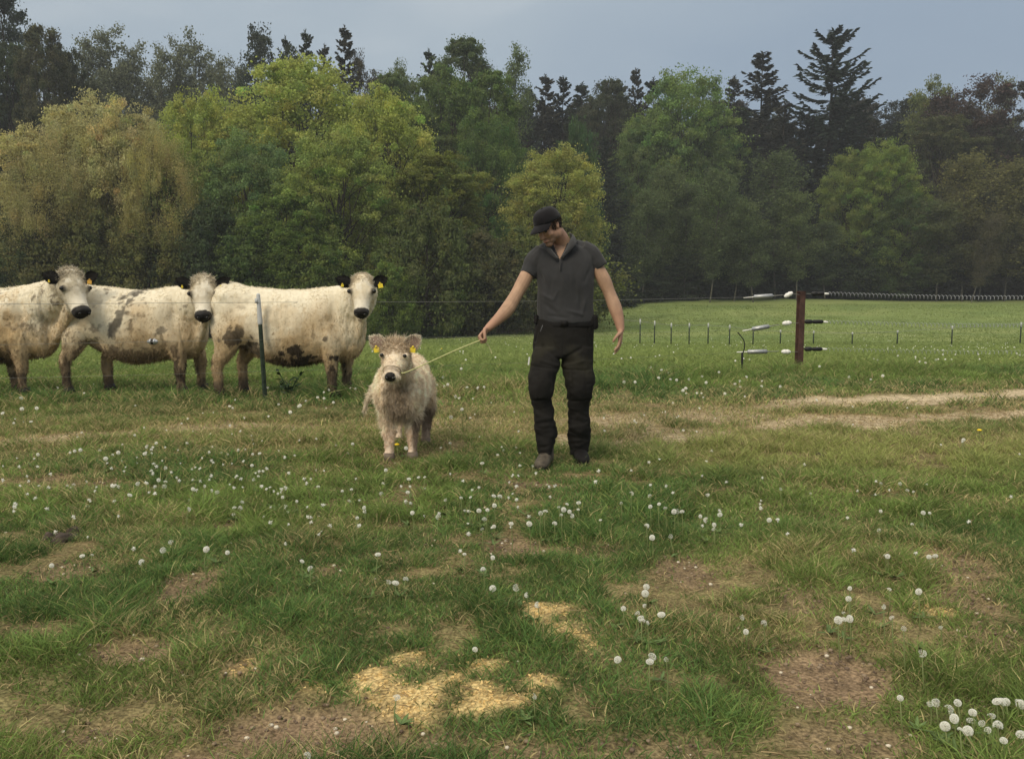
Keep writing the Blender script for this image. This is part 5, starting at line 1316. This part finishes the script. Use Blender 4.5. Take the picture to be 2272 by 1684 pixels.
def wire(name, pts, label, r=.0018, parts=()):
    o = empty(name, pts[0], label, 'fence wire', 'strands of the wire fence'); O = np.array(pts[0])
    V, F = tube([np.array(p) - O for p in pts], r, k=5, n=6); mesh_obj('strand', V, F, M_WIRE, o)
    return o, O
def tensioner(o, O, u0, v0, u1, v1, m=None):
    a, b = W(u0, v0, PY) - O, W(u1, v1, PY) - O; d = b - a
    V, F = tube([a, a + d * .04, a + d * .06, b - d * .06, b - d * .04, b], [.010, .014, .033, .033, .014, .010], k=14, smooth=False); t = mesh_obj('tensioner', V, F, M_GALV, o)
    V, F = tube([a - d * .45, a], [.009, .010], k=6, smooth=False); mesh_obj('hook', V, F, M_WHITE, t)
    V, F = tube([b, b + d * .5], [.007, .006], k=6, smooth=False); mesh_obj('hook', V, F, M_WIRE, t)
    # coil rings round the barrel
    mb = MB()
    for q in np.linspace(.12, .88, 12):
        c = a + d * q; th = np.linspace(0, 2 * np.pi, 13)[:-1]; L_ = [c + np.array([0, math.cos(t) * .034, math.sin(t) * .034]) for t in th]; L_.append(L_[0]); V, F = tube(L_, .0025, k=4, n=1); mb.add(V, F)
    mb.obj('coil', M_GALV, t)
LEFT = W(-500, 700, 8.6)
for nm_, (vt, vp, (tu, tv, tu2, tv2), (iu, iv), zl) in {'top': (668, 666, (1671, 659.5, 1716, 656.5), (1742, 657), .0), 'mid': (0, 0, (1667, 731, 1708, 724), (1737, 718), 0), 'low': (0, 0, (1657, 781, 1704, 780), (1737, 781), 0)}.items():
    if nm_ == 'top': hT, hL = W(573, 671, TY)[2], W(573, 668, TY)[2]
    elif nm_ == 'mid': hT, hL = .66, .66
    else: hT, hL = .32, .33
    end = W(tu, tv, PY); tp = np.array([TP[0] - .008, TY - .03, hT]); far = np.array([-7.5, 8.35, hL])
    m1 = (end + tp) / 2 + np.array([0, 0, -.022])
    o_, O_ = wire('fence_wire', [far, (far + tp) / 2 - [0, 0, .012], tp, m1, end], {'top': 'uppermost fence wire, running at head height of the cows to the rusty post', 'mid': 'middle fence wire crossing in front of the flanks of the cows', 'low': 'lowest fence wire crossing in front of the legs of the cows'}[nm_], {'top': .0022, 'mid': .0013, 'low': .0010}[nm_])
    tensioner(o_, O_, tu, tv, tu2, tv2)
    if nm_ == 'mid':
        s = (np.array([TP[0], TY]) - far[:2]); q = W(336, 751, 9.3); t = (q[0] - far[0]) / s[0]; c = np.array([q[0], far[1] + s[1] * t - .0, .655]) - O_
        V, F = tube([c - [.035, 0, 0], c - [.02, 0, 0], c, c + [.02, 0, 0], c + [.035, 0, 0]], [.022, .034, .022, .034, .022], k=12, n=3); mesh_obj('spool', V, F, M_GALV, o_)
        V, F = tube([c - [.012, 0, 0], c + [.012, 0, 0]], [.030, .030], k=12, smooth=False); mesh_obj('spool_core', V, F, M_BLKP, o_)

# spring gates to the right of the post
def gate(v0, u_s, v_s, v_e, handle, lab, fade, stretch):
    a = W(u_s, v_s, PY); b = W(2420, v_e, PY - .25)
    st = np.array([CP[0] + .08, PY, W(1790, v0, PY)[2]])
    o = empty('gate_spring', st, lab, 'gate spring', 'spring gate wires beside the rusty post'); n = int(np.linalg.norm(b - a) / stretch)
    t = np.linspace(0, 1, n * 8); c = a + (b - a) * t[:, None] - np.array([0, 0, 1]) * (.03 * np.sin(np.pi * t))[:, None]
    ph = t * n * 2 * np.pi; rr = .030
    P = c + np.column_stack([np.zeros(len(t)), np.cos(ph) * rr, np.sin(ph) * rr]) - st
    V, F = tube(P, fade, k=5, n=1, smooth=False); mesh_obj('coil', V, F, M_GALV, o)
    hm = M_BLKP
    V, F = tube([np.zeros(3), (a - st) * .2], [.005, .005], k=6, smooth=False); mesh_obj('hook', V, F, M_WIRE, o)
    x0, x1 = W(handle[0], v0, PY) - st, W(handle[1], v0, PY) - st
    d = x1 - x0
    V, F = tube([x0 - d * .02, x0 + d * .05, x0 + d * .35, x0 + d * .40, x0 + d * .48, x1 - d * .05, x1], [.014, .034, .034, .018, .030, .030, .014], k=14, smooth=False); mesh_obj('handle', V, F, hm, o)
    V, F = tube([x1, x1 + (a - st - x1) * .5, a - st], [.012, .017, .012], k=10, smooth=False); mesh_obj('connector', V, F, M_WHITE, o)
gate(652, 1838, 652, 659, (1802, 1828), 'uppermost coiled gate spring beside the rusty post, against the dark wood', .0034, .055)
gate(714, 1836, 715, 720, (1786, 1826), 'middle coiled gate spring with a black handle beside the rusty post', .0027, .055)
gate(774.5, 1834, 775, 779, (1786, 1824), 'lowest coiled gate spring with a black handle, just above the grass', .0020, .060)

def ground_stake():
    b = np.array([W(1646, 800, 12.7)[0], 12.7, 0.0]); o = empty('earthing_stake', b, 'short dark stake with a curled black cable left of the rusty post', 'stake')
    V, F = tube([W(1646, 830, 12.7) - b, W(1647, 784, 12.7) - b], [.016, .016], k=8, smooth=False); mesh_obj('stake', V, F, M_BLKP, o)
    V, F = tube([W(*p, 12.7) - b for p in [(1647, 788), (1652, 770), (1650, 755), (1643, 745), (1637, 738)]], .008, k=6, n=5); mesh_obj('cable', V, F, M_BLKP, o)
ground_stake()

# row of small posts far out in the field
far = [(1372, 703, 727), (1420, 708, 727), (1452, 712, 740), (1489, 717, 741), (1529, 717, 752), (1571, 717, 746), (1618.6, 721, 757), (1671, 729, 764), (1731.5, 732, 760), (1805, 734, 770), (1891, 737, 762), (1991, 733, 771), (2112, 723, 768), (2264, 715, 747), (2420, 712, 748)]
def far_posts():
    first = None; n = len(far)
    ords = ['leftmost', 'second', 'third', 'fourth', 'fifth', 'sixth', 'seventh', 'eighth', 'ninth', 'tenth', 'eleventh', 'twelfth', 'thirteenth', 'fourteenth', 'fifteenth']
    pts = []
    for i, (u, v0, v1) in enumerate(far):
        Y = 44 - .5 * abs(i - 9) ** 1.0 * (1 if i < 9 else .8) + (6 if i < 3 else 0); Y = 45
        g = tz1(W(u, 760, Y)[0], Y)
        x = W(u, 750, Y)[0]; zt = W(u, v0, Y)[2]
        b = np.array([x, Y, g]); h = max(.55, zt - g)
        if first is None:
            o = empty('field_post', b, '', 'fence post', 'small posts far out in the field'); 
            V, F = tube([(0, 0, -.1), (0, 0, .80)], [.032, .032], k=6, smooth=False, round_caps=False); a1 = mesh_obj('post', V, F, M_GPOST, o)
            V, F = tube([(0, 0, .79), (0, 0, 1.0)], [.042, .038], k=6, smooth=False, round_caps=False); a2 = mesh_obj('cap', V, F, M_SLEEVE, o); first = (o, a1, a2)
        else:
            o = first[0].copy(); C.objects.link(o)
            for q in first[1:]: c = q.copy(); C.objects.link(c); c.parent = o
        o.location = b; o.scale = (1, 1, h); o['label'] = ords[i] + ' of the small pale-topped posts crossing the far field, counted from the man'
        pts.append(b + [0, 0, h * .9])
    o = empty('field_wire', pts[0], 'thin wire strung along the small posts in the far field', 'fence wire'); O = pts[0]
    V, F = tube([p - O for p in pts], .008, k=4, n=1, smooth=False); mesh_obj('strand', V, F, M_WIRE, o)
far_posts()

def weed():
    b = G(640, 872); b = np.array([W(640, 850, 9.9)[0], 9.9, 0.0]); r = np.random.default_rng(2)
    o = empty('thistle', b, 'dark leafy weed growing in front of the right-hand cow belly', 'weed'); mb = MB(); LV = []; 
    for k in range(7):
        a = r.uniform(0, 6.28); h = r.uniform(.12, .30); q = np.array([math.cos(a) * h * .6, math.sin(a) * h * .4, h]); V, F = tube([(0, 0, 0), q * .5 + [0, 0, .03], q], [.006, .005, .003], k=5, n=3); mb.add(V, F)
        for j in range(5):
            p = q * (.35 + .16 * j); d = unit(np.array([r.normal(), r.normal(), .3])); LV.append(leaf_ear(p, d, (r.normal(), r.normal(), .2), r.uniform(.06, .11), .035, .002, n=4, k=3))
    mb.obj('stem', M_WEED, o)
    m2 = MB(); [m2.add(V, F) for V, F in LV]; m2.obj('leaves', M_WEED, o)
M_WEED = mat('weed_leaf', (.045, .085, .035), rough=.6, noise=(20, .7, 1.3)); weed()

def dung(u, v, hu, label, colr, seed):
    p = G(u * SC, v * SC); r = np.random.default_rng(seed); x2 = G((u + hu) * SC, v * SC)[0]; s = x2 - p[0]
    parts = [ellipsoid(p + np.array([r.normal() * s * .4, r.normal() * s * .5, .01]), (s * r.uniform(.3, .55), s * r.uniform(.3, .55), .018 + .02 * r.random())) for k in range(9)]
    V, F = remesh(parts, .008, 2); Nn = vnormals(V, F); V = V + Nn * ((fbm(V, 30, 3, seed) - .5) * .03)[:, None]
    ob = mesh_obj('dung', V, F, mat('dung', colr, rough=.9, noise=(30, .6, 1.4), bump=(60, .6, .01))); props(ob, label, 'dung')
dung(140, 1180, 42, 'dark brown dried cow pat in the grass at the left', (.060, .045, .034), 1)
dung(1785, 1000, 15, 'small dark clod in the bright grass right of the man', (.05, .038, .028), 2)
# ------------------------------------------------------------------ dandelion clocks
M_STEM = mat('dandelion_stem', (.22, .26, .10), rough=.6, translucent=.2); M_FLUFF = mat('seed_fluff', (.97, .96, .90), rough=.9, spec=.05, translucent=.5); M_CORE = mat('seed_core', (.22, .19, .11), rough=.9)
M_WEED2 = mat('dandelion_leaf', (.15, .225, .075), rough=.6, noise=(20, .7, 1.3), translucent=.3)
M_YEL = mat('yellow_petals', (.80, .58, .03), rough=.7)
A1 = [(95,15),(160,12),(12,38),(60,78),(135,70),(165,215),(435,195),(460,232),(325,200),(305,205),(350,195),(490,215),(515,205),(630,212),(660,210),(680,165),(640,180),(870,275),(850,270),(720,272),(1097,262),(1145,288),(1125,308),(1105,322),(1535,168),(1100,212),(1130,210),(1680,283),(1780,322),(1785,355),(1775,378),(1850,315),(2085,358),(2048,400),(2008,403),(2175,400),(2150,395),(2152,437),(2085,460),(2040,460),(2122,458),(2108,500),(2100,540),(2150,530),(1908,488),(1795,467),(1555,492),(1520,418),(1530,368),(1490,375),(1385,355),(1292,418),(1240,360),(1225,378),(1175,360),(1160,365),(1210,385),(1230,400),(945,378),(920,370),(840,365),(890,352),(720,335),(715,355),(690,325),(375,335),(320,345),(490,352),(640,340),(600,342),(415,375),(745,595),(710,633),(898,628),(990,640),(618,685),(400,650),(358,657),(225,700),(1245,605),(1315,680),(1352,712),(1645,648),(2022,650),(2145,665),(2103,715),(2145,797),(1690,772),(1722,775),(1765,760),(2068,1065),(1725,1280),(1335,1528),(1020,445),(1045,450),(2225,515),(820,455),(1660,385),(1940,410),(1585,445),(170,350),(1960,165),(2010,18),(1265,30),(1300,5),(565,390)]
A2 = [(90,265),(20,410),(125,470),(145,465),(205,445),(240,430),(250,465),(225,455),(290,425),(288,455),(215,480),(260,480),(475,425),(520,385),(600,395),(602,442),(640,430),(668,450),(705,463),(720,463),(740,463),(820,483),(845,498),(880,520),(880,540),(905,478),(586,525),(610,575),(690,573),(385,500),(75,515),(185,515),(18,795),(65,830),(112,872),(585,790),(580,818),(485,883),(578,877),(545,910),(560,930),(590,948),(565,942),(650,912),(460,1110),(610,1095),(600,1115),(672,1105),(1000,925),(1018,990),(1470,800),(1465,843),(1445,905),(1420,935),(1470,932),(1445,935),(1640,805),(1655,925),(1770,815),(1618,880),(1705,970),(1867,968),(1785,1080),(1598,545),(1605,460),(1742,520),(1790,467),(1818,467),(1842,655),(1815,663),(1635,658),(1625,655),(1720,370),(1748,375),(1605,340),(1690,340),(1120,498),(1300,385),(1170,365),(850,390),(1965,150),(1960,160),(1690,1275),(1820,1300),(1845,1295),(1900,1330),(1925,1365),(1940,1300),(2005,1340),(2000,1380),(2085,1355),(2115,1400),(2150,1290),(2200,1290),(2215,1300),(2130,1300),(2110,1295),(1950,1415),(1985,1415),(2070,1415),(2140,1460),(1885,1400),(2215,1430),(2045,1390),(1095,950),(95,1265)]
A3 = [(205,575),(263,590),(300,605),(312,640),(248,632),(345,645),(410,640),(483,625),(505,658),(575,602),(740,533),(722,628),(690,650),(690,682),(662,665),(808,650),(805,680),(907,680),(607,718),(715,733),(455,715),(480,715),(395,690),(380,700),(395,718),(325,770),(1120,570),(1280,628),(1398,640),(1463,622),(1690,527),(1665,545),(1695,550),(1750,535),(1835,533),(1415,530),(1435,535),(2040,500),(2090,490),(2135,490),(2190,500),(2205,510),(2225,510),(1545,512),(1105,753),(120,655),(60,655)]
A4 = [(545,1290),(800,1340),(200,1390),(215,1487),(352,1480),(25,1530)]
A5 = [(710,1380),(1550,1385),(1600,1390),(1280,1425),(1215,1480),(1280,1490),(1375,1530),(1330,1405),(1035,1560),(1095,1515),(815,1548),(350,1585),(320,1570),(935,1630)]
A6 = [(1117,545),(930,630),(870,710),(980,705),(945,725),(1175,738),(1290,740),(1350,730),(1060,830),(1100,845),(1125,960),(1010,1040),(1000,1298),(350,1582),(15,1310),(555,1355),(1330,1510),(910,1350)]
DP = [(x / 1.962, 900 + y / 1.962) for x, y in A1] + [(1136 + x / 1.962, 900 + y / 1.962) for x, y in A2] + [(1360 + x / 2.444, 580 + y / 2.444) for x, y in A3]
DP += [(x / 4.287, 560 + y / 4.287) for x, y in A4] + [(440 + x / 4.589, 560 + y / 4.589) for x, y in A5] + [(780 + x / 4.59, 700 + y / 4.59) for x, y in A6]

def clock_mesh(seed, full):
    """white seed head, unit radius about the origin"""
    r = np.random.default_rng(seed); n = full
    i = np.arange(n) + .5; ph = np.arccos(1 - 2 * i / n); th = i * 2.39996
    D = np.column_stack([np.cos(th) * np.sin(ph), np.sin(th) * np.sin(ph), np.cos(ph)]) + r.normal(size=(n, 3)) * .06; D = unit(D)
    D = D[D[:, 2] > -.86]
    if seed in (2, 3): D = D[~((D[:, 0] > .1) & (D[:, 2] < .6))]        # half blown
    n = len(D); V, F, _ = strands(D * .15, D, .75, .02, np.ones((n, 3)), np.zeros((n, 3)), r)
    mb = MB(); mb.add(V, F)
    # parachutes: shallow star of fine hairs
    q = r.normal(size=(n, 3)); a = unit(np.cross(D, q)); b = np.cross(D, a); c0 = D * .80
    for k in range(6):
        t = k * math.pi / 3; d_ = unit(a * math.cos(t) + b * math.sin(t) + D * .55)
        V, F, _ = strands(c0, d_, .30, .05, np.ones((n, 3)), np.zeros((n, 3)), r); mb.add(V, F)
    return mb
def dandelions():
    heads = []
    for s, n in ((1, 150), (2, 110), (3, 60), (4, 190)):
        o = clock_mesh(s, n).obj('h', M_FLUFF, smooth=False); heads.append(o.data); bpy.data.objects.remove(o)
    V, F = ellipsoid((0, 0, 0), (.2, .2, .2), k=8, m=5); oc = mesh_obj('c', V, F, M_CORE); core = oc.data; bpy.data.objects.remove(oc)
    V, F = ellipsoid((0, 0, 0), (1, 1, .85), k=8, m=5); stems = []
    for s in range(3):
        r = np.random.default_rng(s); V, F = tube([(r.normal() * .25, r.normal() * .25, -1.05), (r.normal() * .07, r.normal() * .07, -.5), (0, 0, 0)], [.020, .017, .014], k=6, n=4, round_caps=False); os_ = mesh_obj('s', V, F, M_STEM); stems.append(os_.data); bpy.data.objects.remove(os_)
    r = np.random.default_rng(12)
    def zone(u, v):
        row = 'beyond the track' if v < 930 else 'just before the track' if v < 1000 else 'in the upper flower band' if v < 1080 else 'in the middle foreground' if v < 1220 else 'in the lower foreground' if v < 1420 else 'near the bottom edge'
        col = 'at the left edge' if u < 250 else 'below the middle cow' if u < 520 else 'below the right-hand cow' if u < 780 else 'below the calf' if u < 1010 else 'between calf and man' if u < 1160 else 'below the man' if u < 1360 else 'right of the man' if u < 1660 else 'below the rusty post' if u < 1900 else 'at the right edge'
        return row + ' ' + col
    Z = {}
    for k_, (u, v) in enumerate(DP): Z.setdefault(zone(u, v), []).append((u, k_))
    LAB = {}
    for zn, l_ in Z.items():
        for q_, (u, k_) in enumerate(sorted(l_)): LAB[k_] = (ORD[q_] + ' from left of the dandelion clocks ' + zn if len(l_) > 1 else 'single white dandelion clock ' + zn, 'dandelion clocks ' + zn)
    seen = {}
    for i, (u, v) in enumerate(DP):
        hh = r.uniform(.07, .15) if v > 940 else r.uniform(.12, .24)
        if u > 2000 and v > 1500: hh = r.uniform(.04, .10)
        p = G(u, v, hh); g = tz1(p[0], p[1]); hgt = max(.05, p[2] - g)
        lab, grp = LAB[i]; o = empty('dandelion', (p[0], p[1], g), lab, 'dandelion', grp)
        if hgt > .32: o.location.z = p[2] - .3; hgt = .3
        R_ = r.uniform(.0085, .0155) * (1.25 if v < 930 else 1.0)
        if u > 2000 and v > 1500: R_ *= 1.05
        hd = bpy.data.objects.new('seed_head', heads[int(r.integers(4))]); C.objects.link(hd); hd.parent = o; hd.location = (0, 0, hgt); hd.scale = (R_, R_ * r.uniform(.8, 1), R_ * r.choice([1, .9, .6])); hd.rotation_euler = (r.normal() * .4, r.normal() * .4, r.uniform(0, 6))
        st = bpy.data.objects.new('stem', stems[int(r.integers(3))]); C.objects.link(st); st.parent = o; st.location = (0, 0, hgt); st.scale = (.12, .12, hgt)
        if p[1] < 7.5:
            co = bpy.data.objects.new('seed_core', core); C.objects.link(co); co.parent = hd
    # yellow blooms
    V, F = ellipsoid((0, 0, .0), (.019, .019, .008), k=12, m=5)
    for u, v in ((881, 987), (2035 / 1.962 + 1136, 900 + 108 / 1.962), (980, 777)):
        p = G(u, v, .12); o = empty('yellow_dandelion', (p[0], p[1], 0), {0: 'yellow dandelion flower between the front legs of the calf', 1: 'yellow dandelion flower in the grass at the right edge below the track', 2: 'yellow dandelion flower in the field right of the calf head'}[[881, 980].index(u) * 2 if u in (881, 980) else 1], 'flower')
        if u == 980: o.location = W(980, 782, 19); o.location.z = tz1(o.location.x, 19) + .1
        mesh_obj('bloom', V + [0, 0, .12], F, M_YEL, o); st = bpy.data.objects.new('stem', stems[0]); C.objects.link(st); st.parent = o; st.location = (0, 0, .12); st.scale = (.12, .12, .12)
    # small low ones between the grass blades, past the three hundred built singly
    n = 260; rr = np.random.default_rng(77); P = []
    while len(P) < n:
        u = rr.uniform(0, 2272); v = 1000 + rr.normal() * 110
        if not (840 < v < 1290) or (780 < u < 980 and v < 1030) or (1160 < u < 1330 and v < 1040): continue
        dens = vnoise(np.array([[u * .006, v * .012, 3.3]]))[0] * (1.25 if u < 1600 else .8)
        if rr.random() < dens ** 2: P.append(G(u, v, rr.uniform(.03, .08)))
    M = MB()
    for q in P:
        s = rr.uniform(.006, .0115); V2, F2, _ = strands(np.tile(q, (26, 1)), unit(rr.normal(size=(26, 3)) + [0, 0, .4]), s * 1.25, s * .55, np.ones((26, 3)), None, rr); M.add(V2, F2)
    props(M.obj('small_seed_heads', M_FLUFF, smooth=False), 'many tiny low white seed heads half hidden in the grass before the calf and man', 'dandelions', kind='stuff')
    lv = []; rr = np.random.default_rng(5)
    for u, v in DP:
        if v < 960 or rr.random() < .35: continue
        q = G(u, v, .09); q[0] += rr.normal() * .03; q[1] += rr.normal() * .03; q[2] = tz1(q[0], q[1]) + .01
        for k in range(int(rr.integers(4, 8))):
            a = rr.uniform(0, 6.28); lv.append(leaf_ear(q, (math.cos(a), math.sin(a), rr.uniform(.1, .6)), (-math.sin(a), math.cos(a), 0), rr.uniform(.03, .06), rr.uniform(.009, .014), .001, n=4, k=3))
    m3 = MB(); [m3.add(V, F) for V, F in lv]; props(m3.obj('dandelion_leaves', M_WEED2), 'low dandelion leaf rosettes between the grass blades', 'leaves', kind='stuff')
    # too many and too small to count: white dots over the far field
    n = 1100; Y = r.uniform(15, 75, n); x = r.uniform(-.6, .6, n) * Y; cl = fbm(np.column_stack([x, Y]), .35, 2, 7); k = (cl > .54) & ((x > 0) | (r.random(n) < .5)); x, Y = x[k], Y[k]; n = len(x); z = tz(x, Y)
    P = np.column_stack([x, Y, z + r.uniform(.05, .14, n)]); M = MB()
    for q in P:
        V2, F2 = ellipsoid(q, (.017, .017, .016), k=6, m=3); M.add(V2, F2)
    props(M.obj('distant_dandelions', M_FLUFF), 'tiny white dandelion clocks sprinkled over the field beyond the fence', 'dandelions', kind='stuff')
dandelions()
# ------------------------------------------------------------------ damp air over the field
V, F = box((0, 180, 24), (804, 488, 62)); hz = mesh_obj('haze', V, F, None, smooth=False); hz.data.materials.clear()
mh = bpy.data.materials.new('haze'); mh.use_nodes = True; t_ = mh.node_tree; t_.nodes.remove(t_.nodes['Principled BSDF'])
pv = t_.nodes.new('ShaderNodeVolumePrincipled'); pv.inputs['Color'].default_value = (.80, .85, .92, 1); pv.inputs['Density'].default_value = .0007
t_.links.new(pv.outputs[0], t_.nodes['Material Output'].inputs['Volume']); hz.data.materials.append(mh); props(hz, 'thin bluish haze hanging over the field and wood', 'haze', kind='stuff')
